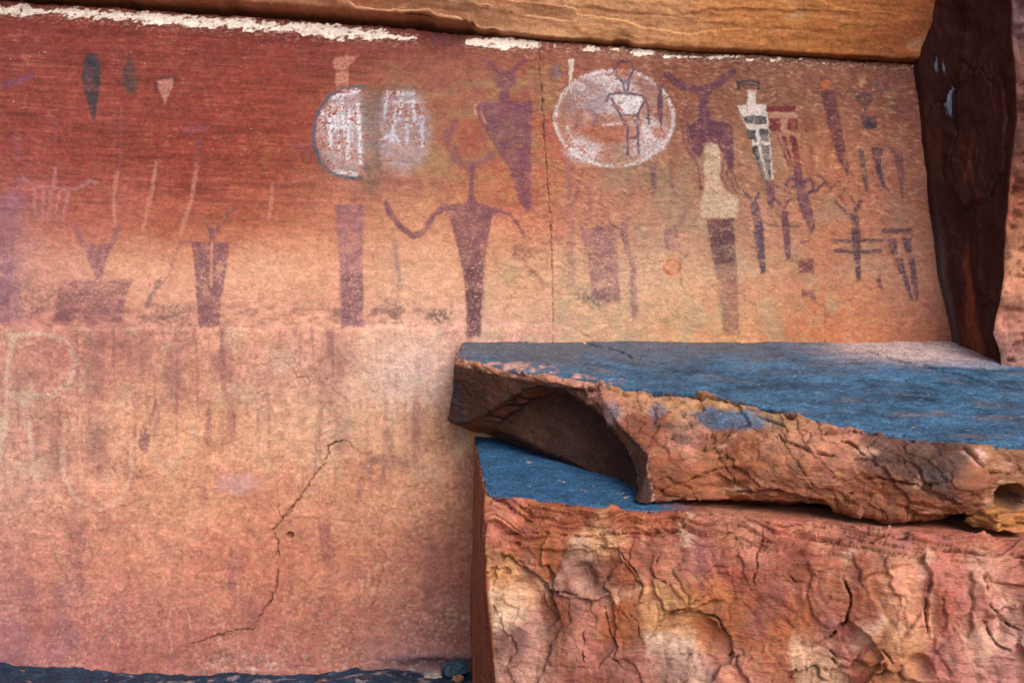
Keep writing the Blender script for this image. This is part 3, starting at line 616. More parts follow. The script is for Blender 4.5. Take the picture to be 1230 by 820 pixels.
film('painted_mark', 'faint zigzag scratch between the looped figure and the long maroon figure', [([('line', [(978, 232), (990, 220), (996, 228), (1006, 218), (1014, 228), (1008, 236)], 2)], (84, 58, 66), .7, .3, 1)])
film('painted_mark', 'thin antennae lines above the crossing bar figure', [([('line', [(1022, 236), (1026, 246)], 2), ('line', [(1010, 238), (1016, 246)], 2)], (84, 60, 70), .6, .3, 1)])
film('painted_blot', 'orange brown speckled blot right of the maroon legs', [([('ell', 972, 152, 9, 14), ('line', [(974, 172), (976, 200)], 5)], (120, 66, 52), .6, .6, 3)])
film('painted_stroke', 'short dim purple stroke below the ringed shield near the horned figure', [([('line', [(806, 196), (808, 232)], 4)], (116, 74, 86), .5, .5, 2)])
film('painted_stroke', 'dim slanting purple stroke under the left side of the ringed shield', [([('line', [(700, 205), (690, 240)], 4)], (116, 74, 86), .5, .5, 2)])
for pts, w, lab in (([(240, 168), (236, 200)], 6, 'dim lilac stroke above the long pale slanting streak'), ([(222, 158), (248, 154)], 8, 'dim level lilac dash above the long pale slanting streak'), ([(18, 160), (20, 190)], 7, 'dim lilac stroke near the left margin above the comb shape'), ([(68, 146), (66, 166)], 5, 'tiny lilac stroke above the comb shape'), ([(146, 130), (144, 196)], 4, 'thin dim lilac line below the grey oval'), ([(350, 176), (372, 174), (370, 192)], 5, 'dim hooked lilac stroke left of the pale shield')):
    film('painted_stroke', lab, [([('line', pts, w)], (138, 84, 96), .45, .6, 3)])
crust_sl = np.s_[:, :]
ctone = np.clip(1 + 0.22 * fbm(U / 12, V / 5, 46.0, 4) + 0.12 * n_grain, 0.4, 1.15)[..., None]
Cpaint = mix(Cpaint, alb((248, 234, 220), 1.2) * ctone, 0.97 * crust)
Cpaint = lay(Cpaint, alb((196, 140, 112)), 0.55 * crust * ss(0.15, 0.6, fbm(U / 9, V / 4, 48.0, 4)))
films.append(('white_crust', 'ragged white mineral crust along the top of the wall', crust_sl, crust > 0.30))

FW = grid_faces(*X.shape)
wall_co = np.stack([X, Y, Z], -1).reshape(-1, 3)
WN = grid_normals(X, Y, Z).reshape(-1, 3)
if WN[len(WN) // 2, 1] > 0:
    WN = -WN
wall_me = mesh_np('rock_wall', wall_co, FW)
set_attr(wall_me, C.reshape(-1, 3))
wall = link('rock_wall', wall_me, M_WALL)
tag(wall, 'tall red to buff sandstone wall covered with painted figures', 'rock wall', kind='thing')
idx = np.arange(X.size).reshape(X.shape)
CP = Cpaint.reshape(-1, 3)
for fi, (name, label, sl, mask) in enumerate(films):
    m = mask.copy()
    m[1:] |= mask[:-1]; m[:-1] |= mask[1:]; m[:, 1:] |= mask[:, :-1]; m[:, :-1] |= mask[:, 1:]
    ii = idx[sl]
    q = m[:-1, :-1] & m[1:, :-1] & m[1:, 1:] & m[:-1, 1:]
    f = np.stack([ii[:-1, :-1][q], ii[:-1, 1:][q], ii[1:, 1:][q], ii[1:, :-1][q]], -1)
    uq, inv = np.unique(f.ravel(), return_inverse=True)
    co = wall_co[uq].copy() + WN[uq] * (0.0006 + 0.000018 * fi)
    me = mesh_np(name, co, inv.reshape(-1, 4))
    set_attr(me, CP[uq])
    me.normals_split_custom_set_from_vertices(WN[uq].tolist())
    tag(link(name, me, M_WALL, wall), label)

# ================================================================== THE OVERHANG
xo = spaced(-14.0, -4.5, 3.05, 14.0, 0.0085, 40)
so = np.concatenate([np.linspace(-0.9, -0.02, 8), np.arange(0, 0.62, 0.0075), 0.62 + (np.linspace(0, 1, 22)[1:] ** 1.6) * 7.5])   # along the profile from inside the slot outward
XO, SO = np.meshgrid(xo, so)
UO = XO / PXM + 615
gv = np.interp(UO, GAP[:, 0], GAP[:, 1]) + 1.5 * fbm(UO / 30, 0 * UO + 3.3, 0, 3)
gz = CAMZ - (gv - 410) * PXM + 0.018 + 0.014 * (1 - ss(480, 640, UO)) * ss(-100, 60, UO) + 0.022 * ss(0.1, 0.5, fbm(UO / 60, 0 * UO + 5.0, 0, 3)) * ss(0.06, -0.01, SO) + 0.004 * facets(UO / 30, 0 * UO + 3.5, 7, 0.6)[0] + 0.012 * ss(0.0, 0.5, fbm(UO / 60, 0 * UO, 99.0, 3)) * (1 - ss(480, 620, UO))
t = np.clip(SO, 0, 20)
b = np.clip(SO, -9, 0)
nlay = fbm(XO * 0.9, t * 9, 5.0, 4)
left = 1 - ss(-0.6, 0.6, XO)
layer = flakes(t * 11 + 0.35 * nlay + 0.30 * XO + 0.12 * fbm(XO * 2.5, 0 * t, 6.0, 3), ss(-0.2, 0.2, fbm(XO * 1.5, t * 6, 15.0, 3)), 0.07, 0.8) / 11 - t
prof_y = -0.045 - 0.26 * (1 - np.exp(-t * 2.2)) - np.clip(t - 0.45, 0, 9) * 0.42
prof_z = gz + t * 0.86 + 0.02 * (1 - np.exp(-t * 40))
fo, eo, _r = facets(XO * 1.1 + 0.5 * fbm(XO * 2, t * 3, 53.0, 4), t * 11 + 0.12 * fbm(XO * 2, t * 3, 54.0, 3), 29, 0.5)
YO = prof_y - 0.012 * fo * ss(-0.02, 0.03, SO) + 0.010 * np.exp(-(eo / 0.03) ** 2) * left * 0.5 - b * 1.0 + left * layer * 0.9 - 0.010 * fbm(XO * 1.5, t * 2, 9.0, 4) - 0.008 * fbm(XO * 7, t * 7, 10.0, 4) - 0.004 * fbm(XO * 5, t * 30, 9.0, 4)
ZO = prof_z - left * layer * 0.35 + b * 0.02 + 0.004 * fbm(XO * 9, t * 30, 19.0, 3)
ROOFPTS = [(0, 0, (205, 150, 105)), (150, 5, (205, 150, 110)), (350, 5, (210, 152, 112)), (480, 20, (200, 130, 90)), (500, 2, (215, 180, 135)), (620, 28, (220, 165, 120)), (650, 5, (205, 155, 105)), (760, 35, (208, 150, 100)), (760, 5, (205, 158, 105)), (900, 45, (200, 132, 78)), (900, 10, (190, 128, 70)), (1000, 50, (185, 118, 62)), (1000, 15, (170, 108, 52)), (1060, 30, (150, 86, 42)), (1085, 10, (110, 58, 30)), (1085, 50, (160, 96, 56))]  # right end darker: shade of the turned part put into the colour
roof_field = patch_field(ROOFPTS, 45, -100, 1160, -60, 100)
vv = gv - t / PXM * 0.62
CO = roof_field(UO + 30 * nlay, vv) * np.array([1.10, 1.09, 1.24])
CO *= np.clip(1 + 0.07 * fbm(XO * 2.0, t * 24, 33.0, 4) + 0.16 * fbm(XO * 5, t * 7, 34.0, 5) + 0.06 * fbm(XO * 36, t * 8, 35.0, 3) + 0.20 * fbm(XO * 40, t * 40, 36.0, 3) + 0.12 * nlay, .3, 2)[..., None]
CO = lay(CO, alb((120, 66, 42)), 0.5 * ss(0.3, 0.8, fbm(XO * 1.4, t * 22, 37.0, 4)) * (0.3 + 0.7 * left))
CO = lay(CO, alb((240, 205, 160)), 0.35 * ss(0.2, 0.8, fbm(XO * 3.0, t * 6, 39.0, 5)))
CO = lay(CO, alb((150, 96, 66)), 0.5 * ss(0.2, 0.7, fbm(XO * 2.2, t * 5, 40.0, 5)))
me = mesh_np('rock_overhang', np.stack([XO, YO, ZO], -1).reshape(-1, 3), grid_faces(*XO.shape))
set_attr(me, CO.reshape(-1, 3))
tag(link('rock_overhang', me, M_ROOF), 'orange layered sandstone overhang jutting out above the painted wall', 'rock overhang')

# ================================================================== SOLID ROCKS
def ring_solid(rings):
    bm = bmesh.new()
    R = [[bm.verts.new(p) for p in r] for r in rings]
    n = len(R[0])
    for a, b in zip(R[:-1], R[1:]):
        for i in range(n):
            j = (i + 1) % n
            bm.faces.new((a[i], a[j], b[j], b[i]))
    bm.faces.new(R[0][::-1]); bm.faces.new(R[-1])
    bmesh.ops.triangulate(bm, faces=bm.faces[:])
    bmesh.ops.recalc_face_normals(bm, faces=bm.faces[:])
    me = bpy.data.meshes.new('base'); bm.to_mesh(me); bm.free()
    return me

def voxel(me, size):
    o = bpy.data.objects.new('base', me); COL.objects.link(o)
    m = o.modifiers.new('remesh', 'REMESH'); m.mode = 'VOXEL'; m.voxel_size = size; m.use_smooth_shade = True
    dg = bpy.context.evaluated_depsgraph_get(); dg.update()
    r = bpy.data.meshes.new_from_object(o.evaluated_get(dg))
    bpy.data.objects.remove(o); bpy.data.meshes.remove(me)
    return r

def coords(me):
    a = np.empty(len(me.vertices) * 3, np.float32); me.vertices.foreach_get('co', a); return a.reshape(-1, 3)

def normals(me):
    me.update()
    a = np.empty(len(me.vertices) * 3, np.float32); me.vertices.foreach_get('normal', a); return a.reshape(-1, 3)

def smooth(me, P, it):
    e = np.empty(len(me.edges) * 2, np.int32); me.edges.foreach_get('vertices', e); e = e.reshape(-1, 2)
    n = len(P); deg = np.bincount(e.ravel(), minlength=n).astype(np.float32)
    for _ in range(it):
        Q = np.empty_like(P)
        for k in range(3):
            Q[:, k] = (np.bincount(e[:, 0], P[e[:, 1], k], n) + np.bincount(e[:, 1], P[e[:, 0], k], n)) / deg
        P = P + 0.6 * (Q - P)
    return P

def put(me, P):
    me.vertices.foreach_set('co', np.ascontiguousarray(P, np.float32).ravel()); me.update()

class Survey:
    """places measured features on a rock: where the sight line of a photo pixel meets the rock's base shape"""
    def __init__(self, me, P):
        f = np.empty(len(me.polygons) * 4, np.int32); me.polygons.foreach_get('vertices', f)
        self.t = BVHTree.FromPolygons(P.tolist(), f.reshape(-1, 4).tolist())
    def at(self, px, py):
        d = Vector(((px - 615) / FPX, 1, -(py - 410) / FPX)).normalized()
        h = self.t.ray_cast(Vector((0, CAMY, CAMZ)), d)[0]
        return None if h is None else np.array(h, np.float32)
    def line(self, pts):
        out = []
        for (x0, y0), (x1, y1) in zip(pts[:-1], pts[1:]):
            n = max(2, int(math.hypot(x1 - x0, y1 - y0) / 8))
            for k in range(n):
                h = self.at(x0 + (x1 - x0) * k / n, y0 + (y1 - y0) * k / n)
                if h is not None: out.append(h)
        h = self.at(*pts[-1])
        if h is not None: out.append(h)
        return out

def patches3(P, sv, pts, sig):
    acc = np.zeros((len(P), 3), np.float32); ww = np.zeros(len(P), np.float32)
    for (px, py, c) in pts:
        h = sv.at(px, py)
        if h is None: continue
        d2 = ((P - h) ** 2).sum(1)
        w = np.exp(-d2 / (2 * sig * sig)) + 1e-7 / (0.05 + d2)
        acc += w[:, None] * lin(c).astype(np.float32); ww += w
    return acc / ww[:, None] * ALB

def near(P, pts, r):
    if len(pts) < 2: return np.array([], int)
    a = np.array(pts)
    return np.where(((P > a.min(0) - r) & (P < a.max(0) + r)).all(1))[0]

# ---------------- upper slab
def top_z(y): return 2.2 + 0.278 * y
def layv(C_, c, m): return C_ + (np.asarray(alb(c), np.float32) - C_) * np.clip(m, 0, 1)[:, None]
def carve(P, sv, wob, disp, dark, cracks, wmul, lift=0.012, mask=1.0):
    """cut measured cracks into the rock; the upper lip of each stands proud and fades back into the face"""
    for pts, w, dep in cracks:
        L3 = sv.line(pts); ii = near(P, L3, 0.16)
        if len(ii) == 0: continue
        q = P[ii] + wob[ii]
        d = np.full(len(ii), 9e9, np.float32); side = np.zeros(len(ii), np.float32); run = np.zeros(len(ii), np.float32)
        for k, (p0, p1) in enumerate(zip(L3[:-1], L3[1:])):
            ab = p1 - p0; t = np.clip(((q - p0) @ ab) / (float(ab @ ab) + 1e-12), 0, 1)
            v = q - p0 - t[:, None] * ab; dd = np.linalg.norm(v, axis=1); m = dd < d
            d = np.where(m, dd, d); side = np.where(m, v[:, 2] + 0.4 * v[:, 0] - 0.2 * v[:, 1], side); run = np.where(m, (k + t) / len(L3), run)
        taper = np.clip(4 * run * (1 - run), 0, 1) ** 0.5
        vary = np.clip(0.7 + 0.9 * fbm(P[ii, 0] * 11, P[ii, 1] * 11, P[ii, 2] * 11 + 3, 3), 0.1, 1.8) * (0.35 + 0.65 * taper)
        ww = w * wmul * vary
        k = (1 - ss(ww * 0.3, ww + 0.005, d)) * np.clip(vary * 1.3, 0, 1)
        disp[ii] -= dep * k
        disp[ii] += lift * taper * (side > 0) * np.exp(-d / 0.05)
        dark[ii] = np.maximum(dark[ii], k)
TOP = [(-.33, .08), (-.345, -.37), (-.074, -.588), (.355, -.819), (.468, -.877), (.715, -.962), (1.107, -1.057), (1.437, -1.31), (1.61, -1.53), (2.07, -1.74), (2.42, -1.74), (3.4, -1.80), (3.4, .08)]
r_top = [(x, y, top_z(y)) for x, y in TOP]
r_mid = [(-.38, .08, 1.95), (-.365, -.40, 1.93), (-.10, -.56, 1.84), (.37, -.86, 1.74), (.560, -1.04, 1.767), (.704, -1.29, 1.617), (1.053, -1.33, 1.641), (1.404, -1.58, 1.589), (1.687, -1.66, 1.595), (2.035, -1.885, 1.56), (2.367, -1.87, 1.57), (3.42, -1.92, 1.52), (3.45, .08, 1.8)]
r_bot = [(-.42, .08, 1.66), (-.40, -.36, 1.715), (-.124, -.56, 1.638), (.393, -.90, 1.437), (.52, -1.16, 1.40), (.645, -1.36, 1.375), (1.061, -1.42, 1.345), (1.469, -1.58, 1.345), (1.730, -1.73, 1.335), (2.08, -1.88, 1.335), (2.42, -1.82, 1.32), (3.4, -1.9, 1.25), (3.4, .08, 1.40)]
r_low = [(a, b + (0.02 if a > 0.8 and b < 0 else 0), c + (0.055 if a > 0.8 else 0)) for a, b, c in r_bot]
r_bot = [(a, b + (0.65 if a > 0.8 and b < 0 else 0), c + (0.05 if a > 0.8 else 0)) for a, b, c in r_bot]   # undercut: a dark gap above the block
me = voxel(ring_solid([r_top, r_mid, r_low, r_bot]), 0.0062)
Pall = smooth(me, coords(me), 6)
put(me, Pall); sv = Survey(me, Pall)
Q = [sv.at(*p) for p in [(560, 514), (578, 500), (600, 485), (625, 470), (650, 461), (672, 466), (700, 480), (725, 503), (748, 535), (760, 560), (764, 588)]]
Q = [(.754 * q[0] - .657 * q[1], q[2]) for q in Q if q is not None]
Q = Q + [(Q[-1][0] + .02, 1.2), (Q[0][0] - .05, 1.2)]
wv3 = 0.012 * fbm(Pall[:, 0] * 9, Pall[:, 1] * 9, Pall[:, 2] * 9, 3)
sdn = poly_sd(.754 * Pall[:, 0] - .657 * Pall[:, 1] + wv3, Pall[:, 2] + wv3, Q)
ins = .657 * (Pall[:, 0] + .345) + .754 * (Pall[:, 1] + .37)        # depth behind the broken end
push = 0.17 * (1 - ss(-0.06, 0.004, sdn)) * (1 - ss(0.0, 0.42, ins))
Pall = Pall + push[:, None] * np.array([.657, .754, 0], np.float32)
Pall = smooth(me, Pall.astype(np.float32), 2)
put(me, Pall); Nall = normals(me)
sv = Survey(me, Pall)
act = np.where(((Nall[:, 2] > -0.80) | (Pall[:, 1] < -1.0)) & (Pall[:, 1] < 0.05) & (Pall[:, 0] < 3.35))[0]
P = Pall[act]; N0 = Nall[act]
x, y, z = P[:, 0].copy(), P[:, 1].copy(), P[:, 2].copy()
wx = 0.09 * fbm(x * 3, y * 3, z * 3, 3)
# broken end: the faces left of the line from the left tip to the lower front corner
ex = np.interp(y, [-1.5, -1.36, -1.29, -1.04, -.86, -.5, 0], [.72, .70, .705, .575, .42, .1, -.3])
endm = ss(0.02, -0.03, x - ex - 0.02 + 0.03 * fbm(x * 6, y * 6, z * 6, 3)) * (1 - ss(0.35, 0.62, N0[:, 2])) * ss(0.0, -0.04, z - top_z(y) + 0.01)
endm = np.maximum(endm, ss(0.02, 0.08, push[act]))
topm = ss(0.80, 0.93, N0[:, 2]) * ss(-0.10, 0.02, z - top_z(y) + 0.05)
front = np.clip(1 - topm - endm, 0, 1)
lo_ = fbm(x * 2.2, y * 2.2, z * 4.0, 4)
gm = ss(-0.1, 0.35, fbm(x * 3.5, y * 3.5, z * 5 + 51, 3))
fl = fbm(x * 3.0 + wx * 5, y * 3.0, z * 9.5 + wx * 9, 5)
fl2 = fbm(x * 7 + wx * 9, y * 7, z * 17 + wx * 9, 5)
sv_ = z - 0.75 * y
w1 = fbm(x * 4, y * 4, z * 8 + 3, 4); w2 = fbm(x * 4, y * 4, z * 8 + 33, 4)
fa, ea, ra = facets(x * 2.4 + 0.45 * w1 + 0.3 * w2, sv_ * 6.5 + 0.5 * w2 + 0.8 * x, 3)
fb, eb, rb = facets(x * 6.5 + 0.5 * w2, sv_ * 17 + 0.5 * w1 + 2 * x, 11)
disp = front * (0.040 * lo_ + 0.036 * fa + 0.013 * fb - 0.016 * gm * np.exp(-(ea / 0.05) ** 2) - 0.008 * gm * np.exp(-(eb / 0.07) ** 2) + 0.004 * flakes(fl2 * 2.6, gm, 0.10, 0.7) + 0.0035 * fbm(x * 26, y * 26, z * 50, 3))
disp += topm * (0.009 * fbm(x * 2, y * 2, 0 * z, 4) + 0.0045 * flakes(fbm(x * 1.3 + wx, y * 2.6, 3 + 0 * z, 5) * 2.6, gm, 0.035, 0.9) + 0.0012 * fbm(x * 30, y * 30, z * 30, 2))
disp += endm * (0.014 * lo_ + 0.005 * flakes(fbm(x * 4, y * 4, z * 5, 3) * 3, gm, 0.08, 0.4) + 0.002 * fbm(x * 30, y * 30, z * 30, 3))
dark = np.zeros(len(P), np.float32)
wob = np.stack([fbm(x * 12, y * 12, z * 12 + k * 9, 4) for k in range(3)], 1) * 0.014
carve(P, sv, wob, disp, dark, [
    ([(706, 468), (735, 464), (780, 471), (830, 476), (880, 482), (920, 490), (952, 500)], 0.034, 0.08),
    ([(700, 409), (718, 416), (745, 422), (762, 430), (800, 436)], 0.044, 0.035),
    ([(1042, 421), (1075, 432), (1120, 442), (1160, 452), (1185, 462)], 0.030, 0.03),
    ([(935, 525), (945, 535), (975, 545), (1000, 550)], 0.008, 0.04),
    ([(1010, 533), (1028, 538), (1040, 548)], 0.008, 0.035),
    ([(1125, 530), (1150, 535), (1162, 550), (1180, 562), (1215, 564)], 0.012, 0.05),
    ([(985, 525), (1020, 520), (1050, 522), (1085, 524)], 0.008, 0.035),
    ([(835, 545), (860, 538), (880, 522)], 0.006, 0.03),
    ([(910, 500), (940, 510), (948, 522)], 0.007, 0.03),
    ([(1040, 575), (1060, 572), (1100, 582)], 0.007, 0.03),
    ([(640, 455), (672, 462), (700, 468)], 0.008, 0.02),
    ([(590, 442), (612, 440), (630, 450)], 0.008, 0.02),
    ([(785, 470), (830, 490), (860, 480)], 0.005, 0.02),
    ([(790, 590), (830, 575), (870, 560), (900, 565)], 0.008, 0.03),
    ([(870, 590), (930, 588), (990, 598)], 0.009, 0.04)], 0.5)
# the top layer overhangs along its broken front edge
L3 = sv.line([(700, 470), (740, 466), (780, 471), (830, 476), (880, 482), (920, 490), (952, 500)]); ii = near(P, L3, .12)
disp[ii] -= 0.016 * (1 - ss(0.006, 0.035, polyline3_dist(P[ii] + wob[ii], L3)))
for (px, py, r, dep) in [(1216, 600, .075, .16)]:
    h = sv.at(px, py)
    if h is not None: disp -= dep * (1 - ss(0.55, 1.1, np.linalg.norm(P - h, axis=1) / r + 0.12 * fl))
Pall[act] = P + N0 * disp[:, None]
put(me, Pall); N1 = normals(me)[act]; P2 = Pall[act]
PT = [(760, 480, (206, 160, 122)), (830, 490, (205, 160, 120)), (900, 490, (220, 178, 126)), (960, 505, (196, 150, 110)), (715, 470, (222, 168, 146)), (735, 490, (222, 158, 132)),
      (780, 520, (150, 95, 70)), (820, 535, (206, 152, 130)), (860, 520, (176, 120, 90)), (900, 540, (186, 126, 90)), (930, 535, (220, 166, 136)), (960, 530, (222, 166, 136)),
      (800, 570, (165, 104, 70)), (850, 570, (176, 116, 82)), (900, 575, (174, 112, 78)), (950, 560, (186, 128, 96)), (990, 560, (212, 150, 120)), (1020, 545, (196, 140, 115)),
      (1060, 550, (116, 86, 80)), (1100, 555, (108, 82, 72)), (1130, 565, (106, 82, 74)), (1050, 590, (166, 106, 78)), (1100, 600, (156, 98, 68)), (1150, 590, (162, 102, 76)), (1190, 580, (170, 114, 80)),
      (1215, 555, (182, 136, 100)), (900, 600, (136, 78, 48)), (1000, 605, (150, 92, 60)), (1150, 620, (130, 80, 56)), (800, 590, (150, 88, 56))]
WP = np.stack([fbm(x * 7, y * 7, z * 9 + k * 11, 5) for k in range(3)], 1).astype(np.float32) * np.array([.09, .09, .06], np.float32)
CC = patches3(P2 + WP, sv, PT, 0.06) * np.array([0.82, 0.69, 0.65], np.float32)
cn = fbm(x * 6 + wx * 6, y * 6, z * 14, 4); cn2 = fbm(x * 18, y * 18, z * 34, 4)
CC *= np.clip(1 + 0.28 * cn + 0.26 * cn2 + 0.16 * ra + 0.12 * rb, 0.3, 2)[:, None]
CC = layv(CC, (232, 182, 152), 0.6 * ss(0.3, 0.6, fbm(x * 5, y * 5, z * 9 + 7, 5)))
CC = layv(CC, (124, 62, 32), 0.6 * ss(0.2, 0.55, fbm(x * 7, y * 7, z * 13 + 17, 5)))
CC = layv(CC, (66, 58, 62), 0.55 * ss(0.3, 0.6, fbm(x * 4, y * 4, z * 6 + 27, 5)))
SKY_BLUE = (60, 96, 126)  # blue sky sheen on the grey varnish, put into the colour
vp = 0.30 * fbm(x * 3.3, y * 3.3, z * 5 + 41, 5) + 0.12 * fbm(x * 16, y * 16, z * 20, 3)
var = ss(0.74, 0.84, N0[:, 2] + 0.03 * vp) * ss(-0.075, -0.02, z - top_z(y) + vp * 0.08)
h = sv.at(880, 506)
d = np.linalg.norm((P - h) / np.array([0.28, 0.25, 0.07]), axis=1); var = np.maximum(var, 0.85 * (1 - ss(0.5, 1.1, d + 1.3 * vp)))
for (px, py, rx, s_) in [(735, 500, .09, .6), (700, 452, .10, .3), (790, 495, .06, .5)]:
    h = sv.at(px, py); d = np.linalg.norm((P - h) / rx, axis=1); var = np.maximum(var, s_ * (1 - ss(0.5, 1.1, d + 1.3 * vp)))
bare = 0 * x                                      # worn pink rock along the broken edge of the varnished top
for (px, py, rx) in [(622, 440, .12), (650, 446, .10), (700, 454, .09), (1170, 548, .06), (592, 437, .07), (740, 458, .07)]:
    h = sv.at(px, py)
    if h is not None: bare = np.maximum(bare, 1 - ss(0.4, 1.1, np.linalg.norm((P - h) / np.array([rx, rx * 1.3, rx]), axis=1) + 2.2 * vp))
bare = bare * ss(-0.15, 0.25, fbm(x * 13, y * 9, z * 9 + 5, 4))
var = var * (1 - 0.85 * bare)
CC = CC + (np.asarray(alb((226, 178, 166)), np.float32) - CC) * (0.65 * bare)[:, None]
bl = np.broadcast_to(np.asarray(alb(SKY_BLUE), np.float32), CC.shape) * np.clip(1 + 0.75 * fbm(x * 2.5, y * 5, 9 + 0 * z, 5) + 0.5 * fbm(x * 10, y * 16, 8 + 0 * z, 4) + 0.40 * fbm(x * 40, y * 40, z * 40, 3), .3, 2.2)[:, None]
bl = bl + (np.asarray(alb((122, 100, 96)), np.float32) - bl) * (0.6 * ss(0.15, 0.7, fbm(x * 3, y * 7, 19 + 0 * z, 5)))[:, None]
bl = bl + (np.asarray(alb((170, 150, 146)), np.float32) - bl) * (0.7 * ss(0.62, 0.8, fbm(x * 24, y * 24, 29 + 0 * z, 3)))[:, None]
back_grey = ss(-0.85, -0.15, y + 0.25 * fbm(x * 2, y * 2, 3 + 0 * z, 3) - 0.10 * x)  # top turns greyer towards the back
bl = bl + (np.asarray(alb((98, 96, 104)), np.float32) - bl) * (0.85 * back_grey)[:, None]
pinkback = ss(1.75, 2.45, x + 0.2 * fbm(x * 3, y * 6, 0 * z, 3)) * ss(-0.62, -0.30, y + 0.12 * fbm(x * 2, y * 9, 0 * z, 3))
bl = bl + (np.asarray(alb((206, 176, 172)), np.float32) - bl) * (0.8 * pinkback)[:, None]
var = np.clip(var, 0, 1)
CC = CC + (bl - CC) * var[:, None]
en = np.broadcast_to(np.asarray(alb((68, 38, 26)), np.float32), CC.shape) * np.clip(1 + 0.40 * fbm(x * 7, y * 7, z * 7, 4) + 0.25 * fbm(x * 40, y * 40, z * 40, 3), .3, 2)[:, None]  # end face colour darkened to stand for shade in the hollow
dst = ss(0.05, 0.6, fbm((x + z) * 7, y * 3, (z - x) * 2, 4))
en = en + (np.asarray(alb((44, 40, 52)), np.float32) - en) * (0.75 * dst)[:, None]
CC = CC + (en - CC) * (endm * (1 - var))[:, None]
edge = ss(0.2, 0.5, endm) * (1 - ss(0.6, 0.95, endm))
CC = layv(CC, (226, 180, 156), 0.6 * edge * ss(-0.1, 0.3, cn2))
CC = layv(CC, (80, 46, 34), 0.35 * dark)  # shade inside the carved cracks added to the colour
CA = np.tile(np.asarray(alb((120, 70, 50)), np.float32), (len(Pall), 1)); CA[act] = CC
VA = np.zeros(len(Pall), np.float32); VA[act] = var * 0.9
set_attr(me, CA, VA)
tag(link('boulder', me, M_ROCK), 'huge tilted slab with a varnished top coloured with blue sky sheen and broken dark left end', 'boulder')

# ---------------- lower block
def low_z(y): return 1.587 + 0.16 * y
b_top = [(-.265, .08, 1.59), (-.20, -.6, 1.49), (-.135, -1.20, 1.395), (.528, -1.40, 1.355), (.967, -1.46, 1.345), (1.671, -1.76, 1.325), (2.28, -1.95, 1.325), (3.4, -2.1, 1.28), (3.4, .08, 1.4)]
b_up = [(-.265, .08, 1.25), (-.20, -.6, 1.25), (-.135, -1.27, 1.20), (.528, -1.47, 1.18), (.967, -1.60, 1.18), (1.671, -1.90, 1.15), (2.28, -2.10, 1.16), (3.4, -2.2, 1.1), (3.4, .08, 1.2)]
b_mid = [(-.275, .08, .6), (-.20, -.6, .6), (-.10, -1.27, .62), (.528, -1.52, .60), (.967, -1.64, .60), (1.671, -1.94, .62), (2.28, -2.12, .62), (3.4, -2.2, .6), (3.4, .08, .6)]
b_bot = [(-.28, .08, -1.0), (-.16, -.6, -1.0), (.02, -1.27, -1.0), (.50, -1.60, -1.0), (.967, -1.74, -1.0), (1.671, -2.0, -1.0), (2.28, -2.2, -1.0), (3.4, -2.3, -1.0), (3.4, .08, -1.0)]
me = voxel(ring_solid([b_top, b_up, b_mid, b_bot]), 0.0068)
Pall = smooth(me, coords(me), 5)
put(me, Pall); Nall = normals(me); sv = Survey(me, Pall)
act = np.where((Nall[:, 2] > -0.80) & (Pall[:, 1] < 0.05) & (Pall[:, 0] < 3.35) & (Pall[:, 2] > 0.0) & ~((Nall[:, 2] > 0.8) & (Pall[:, 0] > 0.9) & (Pall[:, 1] > -1.3)))[0]
P = Pall[act]; N0 = Nall[act]
x, y, z = P[:, 0].copy(), P[:, 1].copy(), P[:, 2].copy()
sidem = ss(-0.70, -0.88, N0[:, 0]); topm = ss(0.75, 0.93, N0[:, 2]); front = np.clip(1 - topm - sidem, 0, 1)
wx = 0.12 * fbm(x * 2.5, y * 2.5, z * 2.5, 3)
zt = z - 1.36
strata = ss(-0.20, -0.11, zt + 0.05 * fbm(x * 3, y * 3, 0 * z, 3))
lo_ = fbm(x * 2.6, y * 2, z * 2.0, 4)
gm = ss(-0.1, 0.35, fbm(x * 3.5, y * 3.5, z * 3 + 51, 3))
fl = fbm(x * 3.6 + wx * 7, y * 3.0, z * 2.8 + wx * 6, 5)
fl2 = fbm(x * 9 + wx * 8, y * 8, z * 7 + wx * 8, 5)
st = fbm(x * 1.6, y * 1.6, z * 18 + 2.5 * fbm(x * 2.5, y, z, 2), 4)
w1 = fbm(x * 3.5, y * 3.5, z * 3.5 + 3, 4); w2 = fbm(x * 3.5, y * 3.5, z * 3.5 + 33, 4)
fa, ea, ra = facets(x * 3.6 + 0.5 * w1, z * 2.4 + 0.5 * w2, 5)
fb, eb, rb = facets(x * 8 + 0.6 * w2, z * 6.5 + 0.6 * w1, 17)
fc, ec, rc = facets(x * 19 + 0.9 * w2, z * 24 + 0.9 * w1, 31)
disp = front * (1 - strata) * (0.026 * lo_ + 0.030 * fa + 0.012 * fb + 0.004 * fc - 0.007 * gm * np.exp(-(ea / 0.04) ** 2) - 0.003 * gm * np.exp(-(eb / 0.06) ** 2) + 0.0025 * flakes(fl2 * 2.6, gm, 0.07, 0.3) + 0.0022 * fbm(x * 12, y * 12, z * 60, 3) + 0.003 * fbm(x * 26, y * 26, z * 26, 3))
disp += front * strata * (0.020 * flakes(st * 3.4, gm, 0.10, 1.0) + 0.025 * lo_ + 0.006 * flakes(fl2 * 2.6, gm, 0.10, 0.6) + 0.03 * ss(0.2, 1.4, x))
disp += topm * (0.008 * lo_ + 0.0015 * fbm(x * 30, y * 30, z * 30, 2)) + sidem * (0.016 * fbm(x * 9, y * 6, z * 0.9, 4) + 0.010 * facets(y * 5, z * 3 + 0.5 * lo_, 41)[0] + 0.004 * fbm(x * 20, y * 20, z * 12, 3))
dark = np.zeros(len(P), np.float32)
